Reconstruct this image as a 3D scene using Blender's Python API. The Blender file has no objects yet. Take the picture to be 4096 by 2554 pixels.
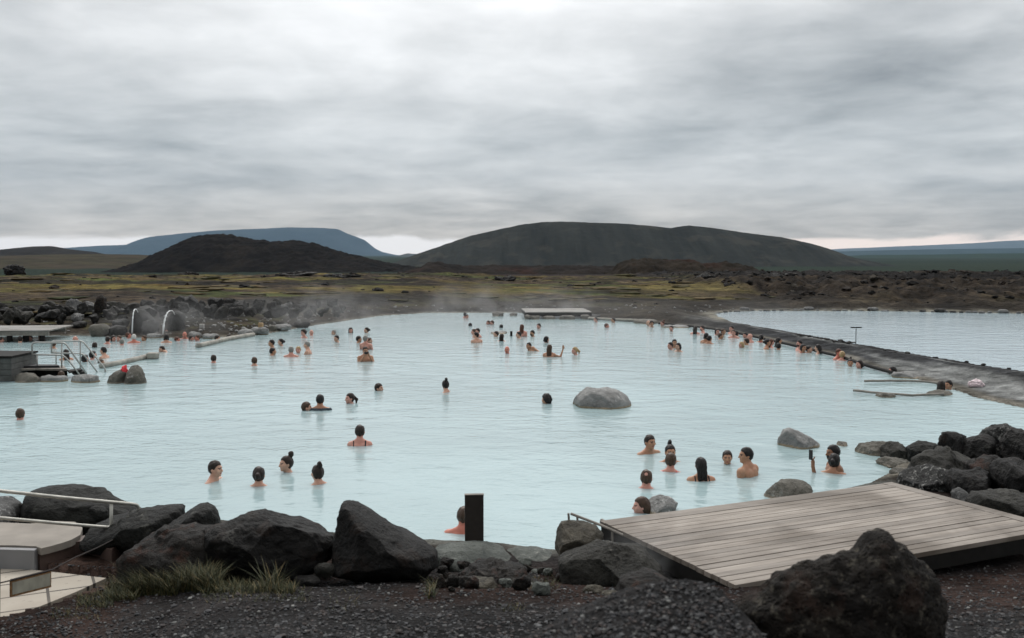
import bpy, bmesh, math, random
import numpy as np
from mathutils import Vector, Matrix
R = math.radians
scene = bpy.context.scene
COL = scene.collection
FAST_HAZE = True

# ------------------------------------------------------------------ camera, sky, sun, exposure
CAM_H, FPX, PITCH = 3.35, 3982.0, math.atan(257 / 3982.0)
cam_d = bpy.data.cameras.new("camera")
cam_d.lens, cam_d.sensor_width = 35.0, 36.0
cam_d.clip_start, cam_d.clip_end = 0.1, 90000
cam_d.dof.use_dof, cam_d.dof.focus_distance, cam_d.dof.aperture_fstop = True, 22.0, 3.2
cam = bpy.data.objects.new("camera", cam_d)
COL.objects.link(cam)
cam.location = (0, 0, CAM_H)
cam.rotation_euler = (R(90) - PITCH, 0, 0)
scene.camera = cam
scene.view_settings.view_transform = 'Standard'
scene.view_settings.look = 'None'
scene.view_settings.exposure = 0.62
scene.view_settings.gamma = 1.0
scene.render.engine = 'CYCLES'
scene.cycles.max_bounces = 6
scene.cycles.diffuse_bounces = 2
scene.cycles.glossy_bounces = 3
scene.cycles.volume_bounces = 0
scene.cycles.use_denoising = True
SUN_EL, SUN_AZ = 48.0, -8.0           # degrees; azimuth from +Y towards +X


def N(nt, typ, **kw):
    n = nt.nodes.new(typ)
    for k, v in kw.items():
        if k == 'inp':
            for i, val in v.items():
                n.inputs[i].default_value = val
        else:
            setattr(n, k, v)
    return n


def math_n(nt, op, a, b=None, c=None, clamp=False):
    n = nt.nodes.new('ShaderNodeMath')
    n.operation = op
    n.use_clamp = clamp
    for i, x in enumerate((a, b, c)):
        if x is None:
            continue
        if isinstance(x, (int, float)):
            n.inputs[i].default_value = x
        else:
            nt.links.new(x, n.inputs[i])
    return n.outputs[0]


def mapr(nt, x, a, b, c=0.0, d=1.0, smooth=True):
    n = nt.nodes.new('ShaderNodeMapRange')
    n.interpolation_type = 'SMOOTHSTEP' if smooth else 'LINEAR'
    n.clamp = True
    nt.links.new(x, n.inputs[0])
    for i, v in enumerate((a, b, c, d)):
        n.inputs[1 + i].default_value = v
    return n.outputs[0]


def ramp(nt, x, stops):
    n = nt.nodes.new('ShaderNodeValToRGB')
    e = n.color_ramp.elements
    while len(e) < len(stops):
        e.new(0.5)
    for el, (p, c) in zip(e, stops):
        el.position = p
        el.color = (c, c, c, 1) if isinstance(c, (int, float)) else (*c, 1)
    nt.links.new(x, n.inputs[0])
    return n.outputs[0]


def mixc(nt, fac, a, b, mode='MIX'):
    n = nt.nodes.new('ShaderNodeMix')
    n.data_type = 'RGBA'
    n.blend_type = mode
    for s, x in ((n.inputs[0], fac), (n.inputs[6], a), (n.inputs[7], b)):
        if isinstance(x, (int, float)):
            s.default_value = x
        elif isinstance(x, tuple):
            s.default_value = (*x, 1) if len(x) == 3 else x
        else:
            nt.links.new(x, s)
    return n.outputs[2]


def noise(nt, vec, scale, detail=4.0, rough=0.55, dist=0.0):
    n = nt.nodes.new('ShaderNodeTexNoise')
    n.inputs['Scale'].default_value = scale
    n.inputs['Detail'].default_value = detail
    n.inputs['Roughness'].default_value = rough
    n.inputs['Distortion'].default_value = dist
    if vec is not None:
        nt.links.new(vec, n.inputs['Vector'])
    return n.outputs[0]


def comb(nt, x, y, z):
    n = nt.nodes.new('ShaderNodeCombineXYZ')
    for i, v in enumerate((x, y, z)):
        if isinstance(v, (int, float)):
            n.inputs[i].default_value = v
        else:
            nt.links.new(v, n.inputs[i])
    return n.outputs[0]


def make_world():
    w = bpy.data.worlds.new("World")
    scene.world = w
    w.use_nodes = True
    nt = w.node_tree
    nt.nodes.clear()
    L = nt.links
    out = nt.nodes.new('ShaderNodeOutputWorld')
    sky = nt.nodes.new('ShaderNodeTexSky')
    sky.sky_type = 'NISHITA'
    sky.sun_disc = False
    sky.sun_elevation = R(SUN_EL)
    sky.sun_rotation = R(SUN_AZ)
    bg_sky = nt.nodes.new('ShaderNodeBackground')
    bg_sky.inputs[1].default_value = 0.10
    L.new(sky.outputs[0], bg_sky.inputs[0])
    tc = nt.nodes.new('ShaderNodeTexCoord')
    sp = nt.nodes.new('ShaderNodeSeparateXYZ')
    L.new(tc.outputs['Generated'], sp.inputs[0])
    x, y, z = sp.outputs
    zc = math_n(nt, 'MAXIMUM', z, 0.0)
    den = math_n(nt, 'ADD', zc, 0.055)
    px = math_n(nt, 'DIVIDE', x, den)
    py = math_n(nt, 'DIVIDE', y, den)
    # cloud deck seen in perspective: lumps above, drawn out into bands towards the horizon
    den2 = math_n(nt, 'ADD', zc, 0.13)
    vdeck = comb(nt, math_n(nt, 'DIVIDE', x, den2), math_n(nt, 'DIVIDE', y, den2), 3.7)
    n1 = noise(nt, vdeck, 0.95, 8, 0.53, 0.45)
    n2 = noise(nt, vdeck, 3.0, 8, 0.58, 0.3)
    vband = comb(nt, math_n(nt, 'MULTIPLY', x, 2.4), math_n(nt, 'MULTIPLY', z, 7.0), 1.3)
    n3 = noise(nt, vband, 1.9, 6, 0.55, 0.7)
    # base brightness of the overcast by elevation
    base = ramp(nt, zc, [(0.0, 0.41), (0.045, 0.42), (0.10, 0.47), (0.17, 0.515), (0.25, 0.585), (0.5, 0.98), (1.0, 1.10)])
    s = math_n(nt, 'ADD', base, math_n(nt, 'MULTIPLY', math_n(nt, 'SUBTRACT', n1, 0.5), 0.62))
    s = math_n(nt, 'ADD', s, math_n(nt, 'MULTIPLY', math_n(nt, 'SUBTRACT', n2, 0.5), 0.36))
    s = math_n(nt, 'ADD', s, math_n(nt, 'MULTIPLY', math_n(nt, 'SUBTRACT', n3, 0.5), 0.24))

    def spot(ax, ez, rx, rz, amp, s):
        dx = math_n(nt, 'MULTIPLY', math_n(nt, 'SUBTRACT', x, ax), 1 / rx)
        dz = math_n(nt, 'MULTIPLY', math_n(nt, 'SUBTRACT', z, ez), 1 / rz)
        r2 = math_n(nt, 'ADD', math_n(nt, 'MULTIPLY', dx, dx), math_n(nt, 'MULTIPLY', dz, dz))
        g = math_n(nt, 'POWER', 2.718, math_n(nt, 'MULTIPLY', r2, -1.0))
        g = math_n(nt, 'MULTIPLY', g, mapr(nt, y, 0.0, 0.3))
        return math_n(nt, 'ADD', s, math_n(nt, 'MULTIPLY', g, amp))
    s = spot(-0.04, 0.27, 0.24, 0.09, 0.27, s)      # thin bright cloud ahead
    s = spot(0.31, 0.185, 0.17, 0.06, -0.24, s)      # thicker grey patch
    s = spot(-0.38, 0.15, 0.15, 0.05, -0.05, s)
    s = spot(0.42, 0.075, 0.16, 0.012, 0.09, s)
    s = spot(-0.06, 0.115, 0.25, 0.02, 0.05, s)
    s = math_n(nt, 'MULTIPLY', s, mapr(nt, y, -0.45, 0.25, 0.42, 1.0))   # unseen sky behind the viewer dimmed to darken rock fronts
    s = math_n(nt, 'MAXIMUM', s, 0.12)
    tint = ramp(nt, s, [(0.30, (0.985, 1.0, 0.99)), (0.55, (1.0, 1.0, 0.985)), (0.8, (1.0, 0.995, 0.985))])
    sv = nt.nodes.new('ShaderNodeCombineXYZ')
    for i in range(3):
        L.new(s, sv.inputs[i])
    tint = mixc(nt, mapr(nt, z, 0.0, 0.12, 1.0, 0.0), tint, (1.10, 1.0, 0.90))
    ccol = mixc(nt, 1.0, sv.outputs[0], tint, 'MULTIPLY')
    # pale clear strip low on the horizon under the cloud base
    edge = math_n(nt, 'ADD', 0.012, math_n(nt, 'MULTIPLY', math_n(nt, 'SUBTRACT', n3, 0.45), 0.05))
    gap = math_n(nt, 'SUBTRACT', z, edge)
    gapf = mapr(nt, gap, 0.0, 0.006, 1.0, 0.0)
    gapc = mixc(nt, mapr(nt, x, 0.1, 0.3), (0.82, 0.79, 0.78), (0.93, 0.77, 0.68))
    ccol = mixc(nt, math_n(nt, 'MULTIPLY', gapf, 0.9), ccol, gapc)
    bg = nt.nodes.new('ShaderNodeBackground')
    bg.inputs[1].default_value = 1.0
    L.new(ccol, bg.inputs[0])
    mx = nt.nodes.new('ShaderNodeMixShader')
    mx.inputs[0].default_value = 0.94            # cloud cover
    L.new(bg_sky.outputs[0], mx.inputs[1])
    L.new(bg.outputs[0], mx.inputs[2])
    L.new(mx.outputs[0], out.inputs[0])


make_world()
sun_d = bpy.data.lights.new("sun", 'SUN')
sun_d.energy, sun_d.angle, sun_d.color = 0.95, R(24), (1.0, 0.97, 0.93)
sun = bpy.data.objects.new("sun", sun_d)
COL.objects.link(sun)
sd = Vector((math.sin(R(SUN_AZ)) * math.cos(R(SUN_EL)), math.cos(R(SUN_AZ)) * math.cos(R(SUN_EL)), math.sin(R(SUN_EL))))
sun.rotation_euler = (-sd).to_track_quat('-Z', 'Y').to_euler()
sun.location = (0, 0, 40)

# ------------------------------------------------------------------ maths helpers
OV = 4096 / 2425.0
_f = np.array([0, math.cos(PITCH), -math.sin(PITCH)])
_u = np.array([0, math.sin(PITCH), math.cos(PITCH)])


def ray(u, v):
    """direction through pixel (u, v) of the 4096 px photograph, scaled to y = 1"""
    u, v = np.asarray(u, float), np.asarray(v, float)
    d = np.stack([(u - 2048) / FPX, _f[1] - (v - 1277) / FPX * _u[1], _f[2] - (v - 1277) / FPX * _u[2]], -1)
    return d / d[..., 1:2]


def at_z(u, v, z=0.0):
    d = ray(u, v)
    t = (z - CAM_H) / d[..., 2]
    return d * t[..., None] + np.array([0, 0, CAM_H])


def at_y(u, v, y):
    d = ray(u, v)
    return d * y + np.array([0, 0, CAM_H])


def oz(pts, z=0.0):
    a = np.array(pts, float) * OV
    return at_z(a[:, 0], a[:, 1], z)


def sstep(a, b, x):
    t = np.clip((x - a) / (b - a), 0, 1)
    return t * t * (3 - 2 * t)


def _h(ix, iy, iz):
    n = (ix * 374761393 + iy * 668265263 + iz * 2147483647 * 31 + iz * 1274126177) & 0xffffffff
    n = ((n ^ (n >> 13)) * 1274126177) & 0xffffffff
    n = n ^ (n >> 16)
    return (n & 0xffff) / 65535.0


def vnoise(x, y, z=0.0):
    x, y, z = np.broadcast_arrays(np.asarray(x, float), np.asarray(y, float), np.asarray(z, float))
    fx, fy, fz = np.floor(x), np.floor(y), np.floor(z)
    ix, iy, iz = fx.astype(np.int64), fy.astype(np.int64), fz.astype(np.int64)
    a, b, c = x - fx, y - fy, z - fz
    a, b, c = a * a * (3 - 2 * a), b * b * (3 - 2 * b), c * c * (3 - 2 * c)
    r = 0
    for dx in (0, 1):
        for dy in (0, 1):
            for dz in (0, 1):
                w = (a if dx else 1 - a) * (b if dy else 1 - b) * (c if dz else 1 - c)
                r = r + w * _h(ix + dx, iy + dy, iz + dz)
    return r * 2 - 1


def fbm(x, y, z=0.0, o=4, g=0.5):
    r, a, s = 0, 1.0, 0
    for i in range(o):
        k = 2.03 ** i
        r = r + a * vnoise(x * k + 13.7 * i, y * k + 7.1 * i, np.asarray(z) * k + 3.3 * i)
        s += a
        a *= g
    return r / s


# ------------------------------------------------------------------ object helpers
def tag(o, label=None, cat=None, group=None, kind=None):
    if label:
        o["label"] = label
    if cat:
        o["category"] = cat
    if group:
        o["group"] = group
    if kind:
        o["kind"] = kind
    return o


def link(name, me, mat=None, parent=None):
    o = bpy.data.objects.new(name, me)
    COL.objects.link(o)
    if mat is not None and len(me.materials) == 0:
        me.materials.append(mat)
    if parent is not None:
        o.parent = parent
    return o


def empty(name, loc=(0, 0, 0), rz=0.0):
    o = bpy.data.objects.new(name, None)
    COL.objects.link(o)
    o.location = loc
    o.rotation_euler = (0, 0, rz)
    o.empty_display_size = 0.2
    return o


def np_mesh(name, V, F, smooth=True):
    """V (n,3), F (m,3|4) or list of index arrays"""
    me = bpy.data.meshes.new(name)
    V = np.asarray(V, np.float32)
    F = np.asarray(F, np.int32)
    k = F.shape[1]
    me.vertices.add(len(V))
    me.vertices.foreach_set("co", V.ravel())
    me.loops.add(F.size)
    me.loops.foreach_set("vertex_index", F.ravel())
    me.polygons.add(len(F))
    me.polygons.foreach_set("loop_start", np.arange(0, F.size, k, dtype=np.int32))
    me.polygons.foreach_set("loop_total", np.full(len(F), k, np.int32))
    me.polygons.foreach_set("use_smooth", np.full(len(F), smooth, bool))
    me.update(calc_edges=True)
    me.validate()
    return me


class MB:
    """collects boxes, tubes and prisms into one mesh"""

    def __init__(self):
        self.bm = bmesh.new()

    def box(self, c, s, rot=None, bevel=0.0):
        r = bmesh.ops.create_cube(self.bm, size=1.0)
        vs = r['verts']
        M = Matrix.Translation(Vector(c)) @ (rot.to_4x4() if rot is not None else Matrix.Identity(4)) @ Matrix.Diagonal((*s, 1))
        bmesh.ops.transform(self.bm, matrix=M, verts=vs)
        if bevel:
            es = list({e for v in vs for e in v.link_edges})
            bmesh.ops.bevel(self.bm, geom=es, offset=bevel, segments=1, affect='EDGES')
        return self

    def tube(self, pts, r, seg=8, r2=None):
        pts = [Vector(p) for p in pts]
        n = len(pts)
        rings = []
        up0 = None
        for i, p in enumerate(pts):
            t = (pts[min(i + 1, n - 1)] - pts[max(i - 1, 0)]).normalized()
            if up0 is None:
                up0 = Vector((0, 0, 1)) if abs(t.z) < 0.9 else Vector((1, 0, 0))
            a = t.cross(up0).normalized()
            b = a.cross(t).normalized()
            up0 = b
            rr = r if r2 is None else r + (r2 - r) * i / max(1, n - 1)
            if callable(r):
                rr = r(i / max(1, n - 1))
            rings.append([self.bm.verts.new(p + (a * math.cos(6.28318 * k / seg) + b * math.sin(6.28318 * k / seg)) * rr) for k in range(seg)])
        for i in range(n - 1):
            for k in range(seg):
                self.bm.faces.new((rings[i][k], rings[i][(k + 1) % seg], rings[i + 1][(k + 1) % seg], rings[i + 1][k]))
        self.bm.faces.new(rings[0][::-1])
        self.bm.faces.new(rings[-1])
        return self

    def prism(self, top, h):
        """polygon `top` (3-D points) extruded down by h"""
        a = [self.bm.verts.new(p) for p in top]
        b = [self.bm.verts.new((p[0], p[1], p[2] - h)) for p in top]
        self.bm.faces.new(a)
        self.bm.faces.new(b[::-1])
        n = len(a)
        for i in range(n):
            self.bm.faces.new((a[i], b[i], b[(i + 1) % n], a[(i + 1) % n]))
        return self

    def build(self, name, mat, parent=None, smooth=False):
        bmesh.ops.recalc_face_normals(self.bm, faces=self.bm.faces[:])
        me = bpy.data.meshes.new(name)
        self.bm.to_mesh(me)
        self.bm.free()
        if smooth:
            for p in me.polygons:
                p.use_smooth = True
        return link(name, me, mat, parent)


def bend(pts, r=0.06, n=4):
    """round the inner corners of a polyline"""
    pts = [Vector(p) for p in pts]
    out = [pts[0]]
    for i in range(1, len(pts) - 1):
        p, a, b = pts[i], pts[i - 1], pts[i + 1]
        da, db = (a - p), (b - p)
        ra = min(r, da.length * 0.45)
        rb = min(r, db.length * 0.45)
        s, e = p + da.normalized() * ra, p + db.normalized() * rb
        for k in range(n + 1):
            t = k / n
            out.append(s * (1 - t) ** 2 + p * 2 * t * (1 - t) + e * t * t)
    out.append(pts[-1])
    return out


# ------------------------------------------------------------------ materials
def new_mat(name):
    m = bpy.data.materials.new(name)
    m.use_nodes = True
    nt = m.node_tree
    b = nt.nodes['Principled BSDF']
    return m, nt, b


def pos(nt):
    return nt.nodes.new('ShaderNodeNewGeometry').outputs['Position']


def objco(nt):
    return nt.nodes.new('ShaderNodeTexCoord').outputs['Object']


def bump(nt, b, h, strength=0.5, dist=0.02, prev=None):
    n = nt.nodes.new('ShaderNodeBump')
    n.inputs['Strength'].default_value = strength
    n.inputs['Distance'].default_value = dist
    nt.links.new(h, n.inputs['Height'])
    if prev is not None:
        nt.links.new(prev, n.inputs['Normal'])
    nt.links.new(n.outputs[0], b.inputs['Normal'])
    return n.outputs[0]


def simple(name, col, rough=0.6, metal=0.0, var=0.25, scale=8.0, bmp=0.0, spec=0.5):
    m, nt, b = new_mat(name)
    p = pos(nt)
    n = noise(nt, p, scale, 5)
    lo = tuple(c * (1 - var) for c in col)
    hi = tuple(min(1, c * (1 + var)) for c in col)
    nt.links.new(ramp(nt, n, [(0.3, lo), (0.7, hi)]), b.inputs['Base Color'])
    b.inputs['Roughness'].default_value = rough
    b.inputs['Metallic'].default_value = metal
    b.inputs['Specular IOR Level'].default_value = spec
    if bmp:
        bump(nt, b, noise(nt, p, scale * 4, 4), bmp, 0.01)
    return m


def rock_mat(name, dark, mid, pale, pale_amt=0.5, scale=3.0, rust=None, rough=0.8, pits=False, bs=1.0, tide=None):
    m, nt, b = new_mat(name)
    p = pos(nt)
    n1 = noise(nt, p, scale, 8, 0.68)
    c = ramp(nt, n1, [(0.32, dark), (0.68, mid)])
    n2 = noise(nt, p, scale * 5, 5, 0.65)
    n3 = noise(nt, p, scale * 0.9, 3, 0.5, 0.4)
    f = math_n(nt, 'MULTIPLY', mapr(nt, n2, 0.52, 0.68), mapr(nt, n3, 0.62 - 0.25 * pale_amt, 0.8 - 0.25 * pale_amt))
    c = mixc(nt, f, c, pale)
    if rust:
        c = mixc(nt, math_n(nt, 'MULTIPLY', mapr(nt, noise(nt, p, scale * 1.3, 4, 0.6, 0.3), 0.52, 0.66), 0.8), c, rust)
    if tide:        # mineral crust left by the water line, at a fixed height above the pool
        sp = nt.nodes.new('ShaderNodeSeparateXYZ')
        nt.links.new(p, sp.inputs[0])
        zz = math_n(nt, 'ADD', sp.outputs[2], math_n(nt, 'MULTIPLY', math_n(nt, 'SUBTRACT', n2, 0.5), 0.06))
        c = mixc(nt, mapr(nt, zz, 0.02, 0.05, 0.8, 0.0), c, tide)
    # fissures
    wv = nt.nodes.new('ShaderNodeVectorMath')
    wv.operation = 'ADD'
    nt.links.new(p, wv.inputs[0])
    ns = nt.nodes.new('ShaderNodeTexNoise')
    ns.inputs['Scale'].default_value = scale * 1.2
    ns.inputs['Detail'].default_value = 5
    nt.links.new(p, ns.inputs['Vector'])
    sc = nt.nodes.new('ShaderNodeVectorMath')
    sc.operation = 'SCALE'
    sc.inputs['Scale'].default_value = 0.9 / scale
    nt.links.new(ns.outputs['Color'], sc.inputs[0])
    nt.links.new(sc.outputs[0], wv.inputs[1])
    vo = nt.nodes.new('ShaderNodeTexVoronoi')
    vo.feature = 'DISTANCE_TO_EDGE'
    vo.inputs['Scale'].default_value = scale * 0.75
    nt.links.new(wv.outputs[0], vo.inputs['Vector'])
    crack = mapr(nt, vo.outputs['Distance'], 0.0, 0.03)
    c = mixc(nt, math_n(nt, 'MULTIPLY', mapr(nt, crack, 0.0, 1.0, 0.55, 0.0, False), mapr(nt, n3, 0.45, 0.6)), c, tuple(k * 0.35 for k in dark))
    nt.links.new(c, b.inputs['Base Color'])
    b.inputs['Roughness'].default_value = rough - 0.15
    b.inputs['Specular IOR Level'].default_value = 0.2
    h = math_n(nt, 'ADD', noise(nt, p, scale * 3, 8, 0.68), math_n(nt, 'MULTIPLY', noise(nt, p, scale * 16, 4, 0.6), 0.35))
    pv = bump(nt, b, h, 1.0 * bs, 0.075)
    pv = bump(nt, b, crack, 0.3, 0.02, pv)
    if pits:
        v = nt.nodes.new('ShaderNodeTexVoronoi')
        v.inputs['Scale'].default_value = 38
        nt.links.new(p, v.inputs['Vector'])
        bump(nt, b, mapr(nt, v.outputs['Distance'], 0.0, 0.45), 0.9, 0.02, pv)
    return m


M = {}
M['basalt'] = rock_mat('black_basalt', (0.0028, 0.0026, 0.0025), (0.0125, 0.0117, 0.0108), (0.055, 0.053, 0.047), 0.45, 2.4, rust=(0.020, 0.0125, 0.009))
M['basalt_green'] = rock_mat('greenish_basalt', (0.004, 0.0042, 0.0038), (0.0165, 0.017, 0.0142), (0.07, 0.07, 0.06), 0.5, 2.2)
M['basalt_rust'] = rock_mat('rusty_basalt', (0.005, 0.0045, 0.004), (0.021, 0.0175, 0.0145), (0.075, 0.069, 0.058), 0.5, 4.0, rust=(0.050, 0.022, 0.014))
M['grey_rock'] = rock_mat('grey_rock', (0.013, 0.0128, 0.011), (0.045, 0.043, 0.036), (0.12, 0.115, 0.10), 0.5, 3.0)
M['green_rock'] = rock_mat('silica_green_rock', (0.045, 0.052, 0.046), (0.15, 0.162, 0.145), (0.28, 0.28, 0.25), 0.5, 2.6)
M['tan_rock'] = rock_mat('tan_rock', (0.03, 0.027, 0.02), (0.105, 0.092, 0.068), (0.2, 0.185, 0.15), 0.5, 3.5)
M['pool_rock'] = rock_mat('pale_pool_rock', (0.14, 0.14, 0.135), (0.34, 0.34, 0.33), (0.52, 0.52, 0.50), 0.7, 2.4, tide=(0.34, 0.26, 0.16))
M['pool_rock_brown'] = rock_mat('brown_pool_rock', (0.075, 0.07, 0.058), (0.17, 0.16, 0.135), (0.33, 0.33, 0.31), 0.55, 2.2, tide=(0.26, 0.22, 0.17))
M['white_rock'] = rock_mat('whitened_rock', (0.07, 0.07, 0.068), (0.2, 0.2, 0.195), (0.5, 0.5, 0.49), 0.8, 4.0)
M['spotted_rock'] = rock_mat('lichen_spotted_rock', (0.008, 0.008, 0.008), (0.035, 0.035, 0.033), (0.34, 0.34, 0.32), 1.1, 4.0)
M['vesicular'] = rock_mat('vesicular_lava', (0.0045, 0.0035, 0.0028), (0.021, 0.0165, 0.0125), (0.11, 0.098, 0.078), 1.25, 4.2, rust=(0.034, 0.019, 0.013), pits=True, rough=0.9)
M['bank_rock'] = rock_mat('bank_lava_rock', (0.0065, 0.0062, 0.006), (0.026, 0.025, 0.0225), (0.12, 0.12, 0.11), 0.7, 1.5)
M['galv'] = simple('galvanised_tube', (0.42, 0.41, 0.37), 0.45, 0.55, 0.18, 12)
M['steel_rail'] = simple('grey_rail_tube', (0.40, 0.40, 0.38), 0.45, 0.3, 0.15, 12)
M['post_dark'] = simple('dark_painted_post', (0.026, 0.020, 0.016), 0.55, 0, 0.2, 20, 0.1)
M['wood_tan'] = simple('raw_timber_post', (0.42, 0.29, 0.16), 0.75, 0, 0.2, 10, 0.2)
M['wood_grey'] = simple('weathered_timber', (0.22, 0.20, 0.175), 0.8, 0, 0.3, 6, 0.3)
M['wood_pale'] = simple('bleached_timber', (0.40, 0.39, 0.37), 0.7, 0, 0.25, 5, 0.25)
M['wood_dark'] = simple('dark_timber', (0.012, 0.011, 0.010), 0.8, 0, 0.3, 6, 0.3, 0.2)  # dark timber; colour deepened to carry the shadow under the deck
M['log'] = simple('bleached_log', (0.30, 0.285, 0.25), 0.85, 0, 0.35, 4, 0.4)
M['rubber'] = simple('black_rubber_mat', (0.015, 0.016, 0.018), 0.7, 0, 0.2, 9, 0.1)
M['concrete'] = simple('silica_stained_concrete', (0.25, 0.225, 0.195), 0.85, 0, 0.22, 2.5, 0.25)
M['white_panel'] = simple('whitewashed_board', (0.22, 0.22, 0.225), 0.7, 0, 0.08, 3, 0.05)
M['brown_panel'] = simple('brown_stained_wall', (0.070, 0.045, 0.036), 0.6, 0, 0.3, 3, 0.3)
M['rope'] = simple('dark_rope', (0.02, 0.014, 0.012), 0.9, 0, 0.2, 30, 0.2)
M['water_jet'] = simple('falling_water', (0.78, 0.80, 0.80), 0.3, 0, 0.1, 9, 0.2)
M['towel'] = simple('white_pink_towel', (0.72, 0.60, 0.62), 0.9, 0, 0.12, 9, 0.4)
M['red_cloth'] = simple('red_cloth', (0.72, 0.05, 0.06), 0.8, 0, 0.15, 9, 0.3)
M['black_plastic'] = simple('black_plastic', (0.012, 0.012, 0.013), 0.35, 0, 0.1, 20)

# ------------------------------------------------------------------ shorelines (plan view, metres)
_mp = [(-420, 1222), (-150, 1222), (0, 1224), (90, 1230), (250, 1238), (400, 1230), (520, 1238), (700, 1264), (900, 1280), (1035, 1290), (1180, 1296), (1315, 1312),
       (1420, 1312), (1560, 1266), (1720, 1232), (1900, 1188), (2060, 1150), (2130, 1112), (2200, 1082), (2300, 1062), (2425, 1045), (2700, 1030), (3000, 1015),
       (2950, 996), (2700, 985), (2425, 967), (2300, 940), (2250, 917), (2180, 899), (2120, 886), (2050, 866), (1990, 846), (1920, 829), (1850, 813),
       (1780, 797), (1720, 785), (1650, 775), (1560, 767), (1450, 760), (1400, 753), (1240, 742), (1100, 741), (1000, 742.5), (900, 749), (820, 760), (740, 772),
       (680, 783), (600, 796), (480, 802), (380, 802), (300, 800), (200, 796), (0, 796), (-300, 796), (-420, 800)]
POOL = oz(_mp)[:, :2]
_lg = [(1688, 744.5), (1720, 740), (1760, 737.5), (1900, 737), (2100, 738), (2425, 743.5), (2700, 747), (3000, 752)]
_lgn = [(3100, 960), (2900, 925), (2650, 885), (2425, 857), (2300, 839), (2200, 823), (2100, 809), (2000, 791), (1900, 776), (1800, 760), (1730, 750)]
LAGOON = np.concatenate([oz(_lg)[:, :2], oz(_lgn, 0.30)[:, :2]])
Z_TILE = 0.26
TILES = at_z(np.array([-420, 0, 200, 425, 300, 150, 0, -420]), np.array([2262, 2267, 2287, 2313, 2370, 2430, 2478, 2640]), Z_TILE)[:, :2]


def sdist(poly, x, y):
    """signed distance to a polygon, positive inside"""
    d = np.full(x.shape, 1e18)
    ins = np.zeros(x.shape, bool)
    n = len(poly)
    for i in range(n):
        ax, ay = poly[i]
        bx, by = poly[(i + 1) % n]
        ex, ey = bx - ax, by - ay
        t = np.clip(((x - ax) * ex + (y - ay) * ey) / (ex * ex + ey * ey + 1e-12), 0, 1)
        d = np.minimum(d, (x - ax - ex * t) ** 2 + (y - ay - ey * t) ** 2)
        c = ((ay > y) != (by > y)) & (x < (bx - ax) * (y - ay) / (by - ay + 1e-12) + ax)
        ins ^= c
    d = np.sqrt(d)
    return np.where(ins, d, -d)


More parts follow.
